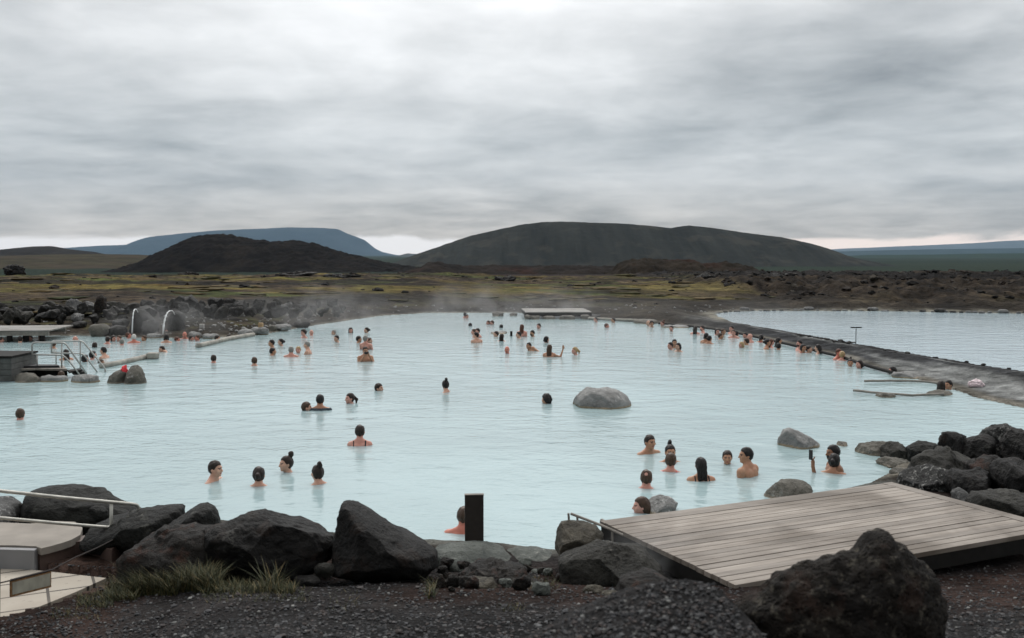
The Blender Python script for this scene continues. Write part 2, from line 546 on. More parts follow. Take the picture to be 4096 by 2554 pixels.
def ground_full(x, y):
    x, y = np.asarray(x, float), np.asarray(y, float)
    r = np.hypot(x, y)
    near = r < 140
    dm = np.full(x.shape, -200.0)
    dl = np.full(x.shape, -200.0)
    wob = 0.12 * fbm(x * 0.8, y * 0.8, 5.0, 3)
    if near.any():
        dm[near] = sdist(POOL, x[near], y[near])
        dl[near] = sdist(LAGOON, x[near], y[near])
    dm = dm + wob * sstep(14, 25, y)
    dl = dl + wob * 2
    dist = np.maximum(-np.maximum(dm, dl), 0)           # metres from the nearest water
    nearz = np.interp(y, [-50, 0, 3, 4.6, 6.4, 8, 8.6, 9.1, 9.7, 10.6, 12, 14], [1.7, 1.7, 1.62, 1.36, 0.93, 0.58, 0.44, 0.29, 0.22, 0.16, 0.15, 0.15])
    nleft = np.interp(y, [0, 3, 5, 6.4, 7.4, 8.4, 10.6, 14], [1.7, 1.5, 0.92, 0.55, 0.40, 0.30, 0.26, 0.2])
    lf = sstep(-0.27, -0.43, x / np.maximum(y, 0.5)) * (y > 0)
    nearz = nearz * (1 - lf) + nleft * lf
    nearz = nearz + 0.035 * fbm(x * 1.1, y * 1.1, 1.0, 4)
    # low heap of gravel just in front of the viewer
    gx = x - 0.72
    nearz = nearz + 0.565 * np.exp(-(np.where(gx < 0, gx / 0.85, gx / 0.42)) ** 2 - ((y - 4.0) / 0.72) ** 2)
    spit = 0.03 + 0.40 * sstep(0, 0.7, np.maximum(-dl, 0)) * sstep(0, 2.4, np.maximum(-dm, 0)) + 0.05 * sstep(0, 0.4, dist) + 0.05 * fbm(x * 0.5, y * 0.5, 2.0, 3) * sstep(0.3, 2, dist)
    lw = sstep(0, 12, -dl) if False else 1
    far = 0.03 + 0.32 * sstep(0, 3.0, dist) + 0.55 * sstep(3, 16, dist) + 0.5 * sstep(12, 55, dist)
    left = sstep(2, -8, x) * sstep(30, 38, y)
    far = far + 0.35 * left * sstep(2.0, 7.0, dist)
    far = far + (0.08 * sstep(0.5, 4, dist) + 0.42 * sstep(10, 45, dist)) * fbm(x * 0.11, y * 0.11, 3.0, 4)
    far = far + 0.22 * sstep(5, 30, dist) * fbm(x * 0.6, y * 0.6, 4.0, 4)
    lava = sstep(0.05, 0.2, x / np.maximum(y, 1) + 0.12 * fbm(x * .02, y * .02, 9.0, 3)) * sstep(-4, 6, y - np.interp(x / np.maximum(y, 1), [0.0, 0.1, 0.2, 0.28, 0.5], [110, 92, 76, 63, 60])) * sstep(900, 260, r)
    rid = 1 - np.abs(fbm(x * 0.16, y * 0.16, 6.0, 5, 0.62))
    far = far + lava * (1.9 * (rid - 0.78) + 0.30 + 0.5 * (0.7 - np.abs(fbm(x * 0.55, y * 0.55, 16.0, 4, 0.6)) * 1.6 - 0.3))
    lv2 = sstep(80, 110, y) * sstep(500, 200, r) * (1 - lava)
    far = far + lv2 * 0.55 * (1 - np.abs(fbm(x * 0.12, y * 0.12, 7.0, 5, 0.6)) - 0.75)
    far = far - 0.0235 * np.clip(r - 82, 0, 400) * (1 - 0.12 * lava)
    ws = sstep(-10, -6.5, dl) * sstep(0.14, 0.24, x / np.maximum(y, 1)) * sstep(55, 49, y)
    farz = far * (1 - ws) + np.minimum(far, spit) * ws
    w = sstep(13.5, 17, y)
    land = nearz * (1 - w) + farz * w
    # the near bank drops to the water line
    lim = np.where(y < 15, 0.02 + 0.34 * dist + 0.02, 9)
    land = np.where(y < 15, np.minimum(land, np.maximum(lim, 0.03)), land)
    land = np.maximum(land, np.where(r < 170, 0.025, -50))
    dep = np.maximum(dm, dl)
    wet = dep > 0
    z = np.where(wet, -1.15 * sstep(0, 1.6, dep) - 0.02, land)
    dt = sdist(TILES, x, y) if x.size < 4_000_000 else 0
    z = np.where(dt > -0.12, np.minimum(z, Z_TILE - 0.07 + 0.3 * np.maximum(0, -dt)), z)
    return z, dist, dm, dl, lava


def gz(x, y):
    x, y = np.atleast_1d(np.asarray(x, float)), np.atleast_1d(np.asarray(y, float))
    return ground_full(x, y)[0]


def hit(u, v, ymax=120.0):
    """where the ray through photo pixels meets the ground or the water"""
    u, v = np.atleast_1d(np.asarray(u, float)), np.atleast_1d(np.asarray(v, float))
    d = ray(u, v)
    ys = np.geomspace(2.5, ymax, 56)
    X = d[:, None, 0] * ys
    Z = CAM_H + d[:, None, 2] * ys
    Y = np.broadcast_to(ys, X.shape)
    G = np.maximum(gz(X.ravel(), Y.ravel()).reshape(X.shape), 0.0)
    below = Z <= G
    i = np.argmax(below, 1)
    i[~below.any(1)] = len(ys) - 1
    lo, hi = ys[np.maximum(i - 1, 0)].copy(), ys[i].copy()
    fl = CAM_H + d[:, 2] * lo - np.maximum(gz(d[:, 0] * lo, lo), 0.0)
    fh = CAM_H + d[:, 2] * hi - np.maximum(gz(d[:, 0] * hi, hi), 0.0)
    for _ in range(3):
        mid = lo + (hi - lo) * np.clip(fl / np.where(np.abs(fl - fh) < 1e-9, 1e-9, fl - fh), 0.05, 0.95)
        fm = CAM_H + d[:, 2] * mid - np.maximum(gz(d[:, 0] * mid, mid), 0.0)
        bl = fm <= 0
        hi, fh = np.where(bl, mid, hi), np.where(bl, fm, fh)
        lo, fl = np.where(bl, lo, mid), np.where(bl, fl, fm)
    yy = lo + (hi - lo) * np.clip(fl / np.where(np.abs(fl - fh) < 1e-9, 1e-9, fl - fh), 0, 1)
    g = np.maximum(gz(d[:, 0] * yy, yy), 0.0)
    return np.stack([d[:, 0] * yy, yy, g], -1)


# ------------------------------------------------------------------ ground
def make_ground():
    fine = np.radians(np.linspace(-33, 33, 900))
    coarse = np.radians(np.concatenate([np.linspace(33.6, 90, 60), np.linspace(92, 268, 60), np.linspace(270, 326.4, 60)]))
    ang = np.concatenate([fine, coarse])
    rad = np.concatenate([[0.02, 0.5, 1.0, 1.6, 2.2], np.geomspace(2.7, 12, 190), np.geomspace(12.08, 260, 400), np.geomspace(263, 21000, 110)])
    A, Rr = np.meshgrid(ang, rad)
    x, y = Rr * np.sin(A), Rr * np.cos(A)
    sh = x.shape
    x, y = x.ravel(), y.ravel()
    z, dist, dm, dl, lava = ground_full(x, y)
    r = np.hypot(x, y)
    # small relief of the gravel near the viewer
    g = sstep(14, 9, y) * sstep(2.5, 4, r) * (dm < -0.1)
    z = z + g * 0.012 * fbm(x * 9, y * 9, 2.0, 3)
    # ---- surface colours
    def C(*c):
        return np.array(c)[None, :]
    n1 = fbm(x * 0.5, y * 0.5, 1.0, 4)
    n2 = fbm(x * 2.2, y * 2.2, 2.0, 4)
    nb = fbm(x * 0.045, y * 0.11, 3.0, 4)
    def mix(a, b, t):
        t = np.clip(t, 0, 1)[:, None]
        return a * (1 - t) + b * t
    gravel = mix(C(0.0115, 0.0112, 0.0118), C(0.024, 0.0228, 0.0225), 0.5 + 0.5 * n2)
    scoria = mix(C(0.017, 0.0105, 0.0088), C(0.036, 0.021, 0.0165), 0.5 + 0.6 * n2)
    red = sstep(-0.35, 0.15, n1 + 0.7 * np.exp(-((x - 0.3) / 1.5) ** 2 - ((y - 8.6) / 1.2) ** 2) - 0.35 + 0.5 * np.exp(-((x - 4.5) / 1.6) ** 2 - ((y - 8.6) / 1.4) ** 2))
    red = np.clip(red * 1.3 + 0.15, 0, 1) * sstep(6.3, 7.6, y)
    c = mix(gravel, scoria, red * 0.8)
    wet = sstep(-0.30, -0.36, x / np.maximum(y, 0.5)) * sstep(8.6, 9.1, y) * sstep(11, 10.4, y)
    c = mix(c, C(0.046, 0.029, 0.023), wet * (0.75 + 0.25 * n2))
    # spit: dark gravel with paler bands along the shore: wet sheen in the colour
    band = fbm(x * 0.16 + y * 0.10, (-dm + 0.5 * n1) * 1.0, 4.0, 4)
    spitc = mix(C(0.030, 0.031, 0.033), C(0.19, 0.195, 0.19), sstep(-0.20, 0.26, band) * 0.95)
    spitc = mix(spitc, C(0.034, 0.034, 0.035), sstep(0.6, 0.0, -dl - 0.3))
    # bank behind the pool
    bank = mix(C(0.018, 0.0165, 0.015), C(0.050, 0.041, 0.030), 0.5 + 0.8 * n1)
    moss = mix(C(0.135, 0.092, 0.030), C(0.088, 0.082, 0.026), 0.5 + 0.7 * n1)
    brown = mix(C(0.025, 0.020, 0.016), C(0.082, 0.060, 0.038), 0.5 + 1.1 * n2)
    n4 = fbm(x * 0.22, y * 0.38, 21.0, 4)
    heath = mix(brown, moss, sstep(-0.10, 0.25, nb * 0.8 + 0.3 * n1 + 0.6 * n4))
    heath = mix(heath, C(0.055, 0.075, 0.018), sstep(0.18, 0.42, fbm(x * 0.16, y * 0.3, 31.0, 4)) * 0.7)
    heath = mix(heath, C(0.015, 0.0135, 0.012), sstep(0.05, 0.30, fbm(x * 0.09, y * 0.2, 12.0, 5, 0.6) ) * 0.85)
    farc = mix(bank, heath, sstep(4, 11, dist + 5 * n1))
    left = sstep(2, -10, x)
    farc = mix(farc, mix(brown, C(0.075, 0.075, 0.03), sstep(-.1, .4, n2)), left * sstep(0.8, 2.5, dist) * sstep(8, 4, dist) * sstep(-0.1, 0.2, n1))
    wallz = left * sstep(2.5, 4.0, dist) * sstep(8.5, 7.0, dist)
    farc = mix(farc, C(0.028, 0.027, 0.025), wallz * 0.8)
    strip = np.exp(-((dist - 14) / 3.0) ** 2) * sstep(6, 12, x)
    farc = mix(farc, C(0.13, 0.105, 0.04), strip * sstep(-0.3, 0.1, nb))
    farc = farc * 0.80
    nlo = fbm(x * .02, y * .05, 8.0, 4)
    darkl = mix(C(0.006, 0.0058, 0.006), C(0.019, 0.017, 0.016), 0.5 + 0.7 * n1)
    redl = C(0.028, 0.0165, 0.014)
    lavac = mix(darkl, brown * 0.75, sstep(0.22, 0.45, nlo + 0.2 * n1) * 0.55)
    farc = mix(farc, lavac, np.clip(lava * 1.2, 0, 1))
    farc = mix(farc, mix(darkl, redl, sstep(-0.1, 0.25, nlo)), sstep(95, 125, y) * sstep(-0.25, -0.1, x / np.maximum(y, 1)) * (1 - np.clip(lava, 0, 1)))
    plain = mix(C(0.006, 0.014, 0.008), C(0.013, 0.022, 0.013), 0.5 + fbm(x * .004, y * .004, 3.0, 4))
    farc = mix(farc, plain, sstep(300, 600, r))
    w = sstep(13.5, 17, y)
    spitm = sstep(-10, -6.5, dl) * sstep(0.14, 0.24, x / np.maximum(y, 1)) * sstep(55, 49, y)
    c2 = mix(farc, spitc, spitm)
    c = mix(c, c2, w)
    # silica crust along the pool's edge
    rim = sstep(0.55, 0.15, dist + 0.15 * n2) * (-dm < 0.8) * (y > 14)
    c = mix(c, C(0.13, 0.12, 0.10), rim * 0.8)
    rim2 = sstep(0.9, 0.3, dist + 0.4 * n2) * (-dl < 1.0) * sstep(47, 52, y)
    c = mix(c, C(0.24, 0.23, 0.19), rim2 * 0.55)
    rimn = sstep(0.8, 0.2, dist + 0.2 * n2) * (y <= 14)
    c = mix(c, C(0.15, 0.155, 0.14), rimn * 0.7)
    c = np.where((np.maximum(dm, dl) > 0.1)[:, None], C(0.3, 0.36, 0.36), c)
    na, nr = len(ang), len(rad)
    i = np.arange(nr - 1)[:, None] * na
    j = np.arange(na)[None, :]
    jn = (j + 1) % na
    # angles run fine(-33..33) then round the back to close the ring
    F = np.stack([i + j, i + na + j, i + na + jn, i + jn], -1).reshape(-1, 4)
    me = np_mesh("ground", np.stack([x, y, z], -1), F[:, ::-1])
    at = me.attributes.new("surface_colour", 'FLOAT_COLOR', 'POINT')
    at.data.foreach_set("color", np.concatenate([np.clip(c, 0, 1), np.ones((len(x), 1))], 1).astype(np.float32).ravel())
    m, nt, b = new_mat("ground_cover")
    a = nt.nodes.new('ShaderNodeAttribute')
    a.attribute_name = "surface_colour"
    p = pos(nt)
    n_a = noise(nt, p, 26.0, 5, 0.7)
    n_b = noise(nt, p, 2.3, 6, 0.62)
    n_c = noise(nt, p, 0.33, 5, 0.6)
    f = math_n(nt, 'MULTIPLY', mapr(nt, n_a, 0.25, 0.78, 0.55, 1.6, False), mapr(nt, n_b, 0.3, 0.72, 0.6, 1.45, False))
    n_d = noise(nt, p, 0.95, 5, 0.65)
    f = math_n(nt, 'MULTIPLY', f, mapr(nt, n_d, 0.32, 0.68, 0.45, 1.65, False))
    f = math_n(nt, 'MULTIPLY', f, mapr(nt, n_c, 0.3, 0.7, 0.6, 1.42, False))
    sv = nt.nodes.new('ShaderNodeCombineXYZ')
    for k in range(3):
        nt.links.new(f, sv.inputs[k])
    nt.links.new(mixc(nt, 1.0, a.outputs['Color'], sv.outputs[0], 'MULTIPLY'), b.inputs['Base Color'])
    b.inputs['Roughness'].default_value = 0.9
    b.inputs['Specular IOR Level'].default_value = 0.04
    pv = bump(nt, b, n_a, 0.8, 0.018)
    pv = bump(nt, b, n_b, 0.9, 0.16, pv)
    pv = bump(nt, b, n_d, 0.9, 0.45, pv)
    bump(nt, b, n_c, 0.6, 0.9, pv)
    o = link("ground", me, m)
    tag(o, "dark volcanic gravel and mossy lava ground all round the pools", "ground", kind="structure")


make_ground()


# ------------------------------------------------------------------ water
def water_mat(name, col):
    m, nt, b = new_mat(name)
    p = pos(nt)
    c = mixc(nt, mapr(nt, noise(nt, p, 0.12, 4, 0.5), 0.35, 0.65), tuple(k * 0.90 for k in col), tuple(min(1, k * 1.08) for k in col))
    nt.links.new(c, b.inputs['Base Color'])
    b.inputs['Roughness'].default_value = 0.085
    b.inputs['IOR'].default_value = 1.33
    mp = nt.nodes.new('ShaderNodeMapping')
    mp.inputs['Rotation'].default_value = (0, 0, R(14))
    mp.inputs['Scale'].default_value = (0.8, 1.25, 1)
    nt.links.new(p, mp.inputs[0])
    h1 = noise(nt, mp.outputs[0], 1.3, 2, 0.45, 0.5)
    h2 = noise(nt, mp.outputs[0], 6.0, 3, 0.55, 0.4)
    patch = mapr(nt, noise(nt, p, 0.16, 3, 0.5), 0.35, 0.65, 0.45, 1.0)
    h = math_n(nt, 'ADD', math_n(nt, 'MULTIPLY', h1, 0.55), math_n(nt, 'MULTIPLY', math_n(nt, 'MULTIPLY', h2, 0.30), patch))
    bump(nt, b, h, 1.0, 0.055)
    return m


def inflate(poly, d):
    n = len(poly)
    c = []
    area = sum(poly[i][0] * poly[(i + 1) % n][1] - poly[(i + 1) % n][0] * poly[i][1] for i in range(n))
    s = 1 if area > 0 else -1
    for i in range(n):
        a, b = poly[i - 1], poly[(i + 1) % n]
        t = np.array(b) - np.array(a)
        t = t / (np.linalg.norm(t) + 1e-9)
        c.append(np.array(poly[i]) + s * np.array([t[1], -t[0]]) * d)
    return np.array(c)


def make_water(poly, label, mat, d):
    bm = bmesh.new()
    vs = [bm.verts.new((x, y, 0)) for x, y in inflate(poly, d)]
    f = bm.faces.new(vs)
    bmesh.ops.triangulate(bm, faces=[f])
    bmesh.ops.recalc_face_normals(bm, faces=bm.faces[:])
    me = bpy.data.meshes.new("water")
    bm.to_mesh(me)
    bm.free()
    if me.polygons[0].normal.z < 0:
        me.flip_normals()
    o = link("water", me, mat)
    tag(o, label, "water", kind="structure")


make_water(POOL, "milky pale blue water of the large bathing pool", water_mat("milky_pool_water", (0.335, 0.445, 0.460)), 0.5)
make_water(LAGOON, "milky pale blue water of the lagoon behind the gravel spit", water_mat("milky_lagoon_water", (0.40, 0.495, 0.535)), 0.7)


# ------------------------------------------------------------------ hills
def hill(name, prof, D, W, mat, label, gully=0.0, gs=0.02, pw=1.0, base=-10.0, rough=0.0, back=1.0, nx=520, ny=90, wave=0.0):
    """terrain ridge whose skyline passes through overview points `prof`, at distance D, depth W"""
    pts = at_y(np.array(prof)[:, 0] * OV, np.array(prof)[:, 1] * OV, D)
    order = np.argsort(pts[:, 0])
    px, pz = pts[order, 0], pts[order, 2]
    xs = np.linspace(px[0], px[-1], nx)
    zs = np.interp(xs, px, pz)
    k = np.ones(3) / 3
    zs[1:-1] = np.convolve(zs, k, 'valid')
    t = np.linspace(-1, back, ny)
    X, T = np.meshgrid(xs, t)
    ridge = wave * W * fbm(X / W * 1.3, 0.7, 2.0, 2)
    Y = D + T * W + ridge * (1 - np.abs(T)).clip(0, 1)
    H = np.maximum(zs - base, 0)[None, :]
    p = np.clip(1 - np.abs(T), 0, 1)
    prof_s = np.where(T <= 0, 1 - (1 - p) ** pw, 1 - (np.abs(T)) ** 1.5)
    Z = base + H * prof_s
    if gully:
        gl = fbm(X * gs, T * 0.7, 1.0, 4) + 0.5 * fbm(X * gs * 4, T * 1.2, 3.0, 3)
        Z = Z + gully * gl * np.sin(np.pi * np.clip(p, 0, 1)) * np.minimum(1, H / (gully * 4 + 1e-6))
    if rough:
        Z = Z + rough * fbm(X * gs * 5, Y * gs * 5, 1.0, 5) * np.minimum(1, p * 3 + .15)
    V = np.stack([X.ravel(), Y.ravel(), Z.ravel()], -1)
    i = np.arange(ny - 1)[:, None] * nx
    j = np.arange(nx - 1)[None, :]
    F = np.stack([i + j, i + j + 1, i + nx + j + 1, i + nx + j], -1).reshape(-1, 4)
    o = link(name, np_mesh(name, V, F), mat)
    tag(o, label, "hill", kind="structure")
    return o


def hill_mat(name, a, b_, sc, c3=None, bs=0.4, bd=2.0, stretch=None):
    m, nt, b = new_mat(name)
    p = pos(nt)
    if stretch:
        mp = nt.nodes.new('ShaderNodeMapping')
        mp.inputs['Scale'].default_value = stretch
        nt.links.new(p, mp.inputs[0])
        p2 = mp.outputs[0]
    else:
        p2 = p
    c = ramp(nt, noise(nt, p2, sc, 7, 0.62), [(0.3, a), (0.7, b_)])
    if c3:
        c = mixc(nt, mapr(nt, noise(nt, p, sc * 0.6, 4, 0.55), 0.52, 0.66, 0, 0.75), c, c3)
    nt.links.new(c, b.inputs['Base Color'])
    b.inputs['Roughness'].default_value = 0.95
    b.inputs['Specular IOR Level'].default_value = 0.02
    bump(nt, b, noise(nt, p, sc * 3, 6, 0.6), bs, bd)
    return m


hill("hill", [(-260, 594), (-100, 600), (40, 598), (150, 590), (200, 584.5), (350, 578), (362, 574), (368, 567), (378, 562), (440, 554), (520, 547), (600, 543.5), (690, 540),
              (770, 541), (800, 543), (818, 552), (845, 562), (858, 567), (870, 580), (890, 594), (920, 603.5), (955, 606), (1030, 606), (1080, 609)],
     15000, 1800, hill_mat("haze_blue_mountain_rock", (0.016, 0.026, 0.032), (0.034, 0.048, 0.055), 0.0018, None, 0.5, 60),  # blue of the distance haze is mixed into the rock colour
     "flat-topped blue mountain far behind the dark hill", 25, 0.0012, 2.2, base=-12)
hill("hill", [(930, 612), (945, 606), (965, 600.5), (985, 602), (1000, 605), (1030, 610)], 6000, 500,
     hill_mat("grey_cone_rock", (0.05, 0.055, 0.055), (0.08, 0.085, 0.08), 0.01), "small pointed grey cone beside the crater's foot", 5, 0.01, 1.3, base=-12, nx=80, ny=40)
hill("hill", [(-400, 592), (-120, 588), (0, 592), (40, 588), (80, 584), (120, 583), (160, 590), (210, 596), (232, 603), (262, 611)], 1500, 160,
     hill_mat("dark_lava_hill", (0.013, 0.012, 0.0115), (0.028, 0.025, 0.023), 0.02), "low dark hill at the left end of the skyline", 3, 0.03, 1.5, base=-12, nx=160, ny=50)
hill("hill", [(-400, 602), (-200, 604), (0, 606.5), (100, 604), (200, 602), (300, 603), (370, 606), (460, 625), (560, 640)], 1000, 260,
     hill_mat("olive_hill", (0.023, 0.021, 0.014), (0.055, 0.047, 0.029), 0.03, (0.05, 0.038, 0.028)), "olive brown slope behind the mossy plain", 2.0, 0.03, 1.2, base=-9, rough=0.5, nx=260)
hill("hill", [(292, 674), (302, 660), (310, 648), (345, 625), (385, 605), (430, 580), (460, 562), (500, 556), (530, 554.5), (560, 560), (600, 568), (650, 573), (690, 570), (720, 572),
              (760, 582), (800, 594), (850, 608), (900, 621), (960, 631), (1020, 640), (1090, 650)], 700, 85,
     hill_mat("black_cinder_hill", (0.0042, 0.0036, 0.0034), (0.0125, 0.0105, 0.0095), 0.07, (0.017, 0.014, 0.011), 0.5, 2.0), "steep black cinder hill in front of the blue mountain", 2.4, 0.06, 1.6, base=-9, rough=1.5)
hill("hill", [(900, 634), (930, 626), (960, 613), (985, 603), (1030, 588), (1080, 570), (1120, 557), (1180, 543.5), (1240, 531.5), (1280, 526.5), (1340, 525), (1400, 527.5), (1480, 530), (1540, 535),
              (1590, 540.5), (1610, 537), (1632, 534), (1680, 539), (1760, 551), (1850, 562.5), (1920, 577), (1960, 589), (2000, 605), (2040, 619), (2080, 632), (2120, 645)], 1100, 150,
     hill_mat("grey_tephra", (0.017, 0.020, 0.020), (0.033, 0.036, 0.034), 0.05, (0.044, 0.043, 0.038), 0.5, 1.5, (1.0, 0.12, 0.10)), "broad grey tephra crater ring on the skyline", 5.0, 0.03, 1.25, base=-10.5, rough=0.5, nx=520, ny=120)
hill("hill", [(960, 642), (1000, 632), (1015, 622), (1040, 620.5), (1060, 627), (1100, 630), (1180, 628), (1250, 630), (1350, 629), (1450, 630), (1560, 633), (1640, 640)], 330, 40,
     hill_mat("red_brown_lava", (0.010, 0.009, 0.0085), (0.026, 0.021, 0.018), 0.09, (0.034, 0.0175, 0.014), 0.6, 0.8), "low reddish black lava rise below the crater", 0.6, 0.09, 1.4, base=-9, rough=0.6)
hill("hill", [(1430, 650), (1450, 640), (1462, 628), (1480, 617.5), (1500, 614), (1525, 613), (1560, 616), (1620, 614.5), (1645, 617), (1662, 626), (1720, 621), (1752, 627), (1772, 633), (1786, 635), (1800, 642), (1830, 650)], 250, 26,
     hill_mat("brown_lava_mound", (0.012, 0.0105, 0.009), (0.034, 0.027, 0.020), 0.15, (0.032, 0.018, 0.014), 0.8, 0.6), "craggy brown lava mound in front of the crater", 0.4, 0.12, 1.5, base=-8, rough=0.75)
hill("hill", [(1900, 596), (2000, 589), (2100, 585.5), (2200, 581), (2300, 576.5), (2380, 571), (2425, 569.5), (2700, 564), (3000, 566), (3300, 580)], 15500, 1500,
     hill_mat("haze_blue_plateau", (0.07, 0.085, 0.095), (0.10, 0.12, 0.13), 0.002), "pale blue plateau on the right horizon", 40, 0.0015, 2.0, base=-12, nx=200, ny=50)  # pale blue of the haze is put into the plateau's colour
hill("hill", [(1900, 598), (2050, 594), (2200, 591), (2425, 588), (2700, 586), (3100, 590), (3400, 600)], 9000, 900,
     hill_mat("haze_blue_green_ridge", (0.02, 0.033, 0.036), (0.033, 0.05, 0.05), 0.004), "low dark blue ridge below the plateau", 14, 0.002, 1.4, base=-12, nx=200, ny=50)  # ridge colour carries some haze blue of its own
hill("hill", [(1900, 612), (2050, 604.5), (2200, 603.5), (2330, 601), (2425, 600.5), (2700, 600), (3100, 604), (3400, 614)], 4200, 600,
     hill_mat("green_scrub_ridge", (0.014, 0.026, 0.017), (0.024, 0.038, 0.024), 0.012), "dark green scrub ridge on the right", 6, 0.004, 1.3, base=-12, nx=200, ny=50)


# ------------------------------------------------------------------ the air
def make_haze():
    mb = MB()
    mb.box((0, 8000, 690), (46000, 20000, 1412))
    m = bpy.data.materials.new("blue_air")
    m.use_nodes = True
    nt = m.node_tree
    nt.nodes.clear()
    out = nt.nodes.new('ShaderNodeOutputMaterial')
    pv = nt.nodes.new('ShaderNodeVolumePrincipled')
    pv.inputs['Density'].default_value = HAZE_D
    pv.inputs['Color'].default_value = HAZE_C
    pv.inputs['Anisotropy'].default_value = 0.0
    nt.links.new(pv.outputs[0], out.inputs['Volume'])
    o = mb.build("haze", m)
    tag(o, "thin blue air haze over the distant hills", "haze", kind="stuff")


HAZE_D, HAZE_C = 2.9e-5, (0.42, 0.63, 0.85, 1)
make_haze()

# ------------------------------------------------------------------ rocks
def _ico(sub):
    bm = bmesh.new()
    bmesh.ops.create_icosphere(bm, subdivisions=sub, radius=1.0)
    bm.verts.ensure_lookup_table()
    V = np.array([v.co[:] for v in bm.verts])
    F = np.array([[v.index for v in f.verts] for f in bm.faces])
    bm.free()
    return V, F


ICO = {k: _ico(k) for k in (1, 2, 3, 4, 5, 6)}


def box_outline(u0, v0, u1, v1, rng, n=11):
    cx, cy, hw, hh = (u0 + u1) / 2, (v0 + v1) / 2, (u1 - u0) / 2, (v1 - v0) / 2
    out = []
    k = rng.uniform(2.2, 3.4)
    sk = rng.uniform(-0.25, 0.25)
    for i in range(n):
        a = 2 * math.pi * (i + rng.uniform(-0.25, 0.25)) / n
        c, s = math.cos(a), math.sin(a)
        r = (abs(c) ** k + abs(s) ** k) ** (-1 / k) * rng.uniform(0.88, 1.04)
        out.append((cx + hw * c * r + sk * hh * s, cy - hh * s * r))
    return out


def rock_mesh(outline_xz, thick, sub, seed, facets=9, rough=0.05, flat=(0.72, 0.95)):
    """closed rock whose outline in the x-z plane is given (metres, local); depth +-thick"""
    rng = np.random.default_rng(seed)
    V, F = ICO[sub]
    p = V.copy()
    for _ in range(facets):
        n = rng.normal(size=3)
        n[1] *= 1.4
        n /= np.linalg.norm(n)
        h = rng.uniform(*flat)
        d = p @ n - h
        p = p - np.maximum(d, 0)[:, None] * n * 0.97
    O = np.array(outline_xz, float)
    c = np.array([(O[:, 0].min() + O[:, 0].max()) / 2, (O[:, 1].min() + O[:, 1].max()) / 2])
    q = O - c
    th = np.arctan2(q[:, 1], q[:, 0])
    o = np.argsort(th)
    # dense outline so straight edges stay straight
    P = []
    idx = list(o) + [o[0]]
    for a, b in zip(idx[:-1], idx[1:]):
        for t in np.linspace(0, 1, 14, endpoint=False):
            P.append(q[a] * (1 - t) + q[b] * t)
    P = np.array(P)
    t2, r2 = np.arctan2(P[:, 1], P[:, 0]), np.hypot(P[:, 0], P[:, 1])
    o = np.argsort(t2)
    t2, r2 = t2[o], r2[o]
    t2 = np.concatenate([t2 - 2 * np.pi, t2, t2 + 2 * np.pi])
    r2 = np.concatenate([r2, r2, r2])
    a = np.arctan2(p[:, 2], p[:, 0])
    RR = np.interp(a, t2, r2)
    x, y, z = p[:, 0] * RR, p[:, 1] * thick, p[:, 2] * RR
    size = 0.5 * (np.ptp(O[:, 0]) + np.ptp(O[:, 1]))
    W = np.stack([x, y, z], -1)
    k = 2.2 / size
    s0 = seed * 7.31 % 50
    d = fbm(x * k + s0, y * k, z * k, 5, 0.55) + 0.8 * np.abs(fbm(x * k * 1.6 + s0 + 9, y * k * 1.6, z * k * 1.6, 4, 0.55)) - 0.25
    if sub >= 5:
        d = d + 0.42 * fbm(x * k * 7 + s0, y * k * 7, z * k * 7, 3, 0.6)
    nrm = W / (np.linalg.norm(W, axis=1, keepdims=True) + 1e-9)
    W = W + nrm * (d * rough * size)[:, None]
    W[:, 0] += c[0]
    W[:, 2] += c[1]
    return W, F


def rock(outline, y, mat, label, thick=None, sub=4, seed=1, rough=0.05, facets=9, name="boulder", group=None, cat="boulder", sink=0.0, parent=None, flat=(0.72, 0.95), smooth=True, yoff=None):
    """outline in overview pixels (or a 4-tuple box); stands at distance y"""
    if len(outline) == 4 and not hasattr(outline[0], '__len__'):
        outline = box_outline(*outline, random.Random(seed))
    a = np.array(outline, float) * OV
    P = at_y(a[:, 0], a[:, 1], y)
    cx = (P[:, 0].min() + P[:, 0].max()) / 2
    zb = P[:, 2].min() - sink
    o2 = np.stack([P[:, 0] - cx, P[:, 2] - zb], -1)
    if sink:
        lowest = o2[:, 1].argsort()[:max(3, len(o2) // 4)]
        o2[lowest, 1] -= sink
        o2[:, 1] -= o2[:, 1].min()
    w = np.ptp(o2[:, 0])
    thick = thick if thick is not None else 0.42 * w
    V, F = rock_mesh(o2, thick, sub, seed, facets, rough, flat)
    me = np_mesh(name, V, F, smooth)
    o = link(name, me, M[mat])
    yoff = (0.35 if y > 12 else -0.2) if yoff is None else yoff
    o.location = (cx, y + thick * yoff, zb)
    tag(o, label, cat, group)
    return o


G_NEAR = "boulders along the near edge of the pool"
rock([(66, 1246), (72, 1200), (78, 1163), (98, 1151), (160, 1146), (215, 1149), (262, 1164), (302, 1184), (342, 1199), (356, 1225), (300, 1250), (230, 1256), (120, 1256), (75, 1254)],
     11.3, 'basalt_green', "long dark green-grey boulder behind the handrail, humped on top", 0.55, 5, 3, 0.05, 10, group=G_NEAR)
rock([(-70, 1236), (-50, 1196), (-15, 1178), (14, 1175), (42, 1190), (60, 1214), (66, 1240), (20, 1250), (-40, 1250)], 11.0, 'white_rock',
     "whitened rock at the left picture edge, behind the lower rail", 0.4, 4, 5, 0.06, 8, group=G_NEAR)
rock([(188, 1280), (192, 1264), (212, 1245), (245, 1225), (292, 1209), (345, 1203), (400, 1197), (440, 1195), (450, 1240), (420, 1296), (360, 1308), (250, 1304), (200, 1292)],
     10.35, 'basalt_green', "dark angular boulder under the bent end of the handrail", 0.5, 5, 7, 0.06, 10, group=G_NEAR)
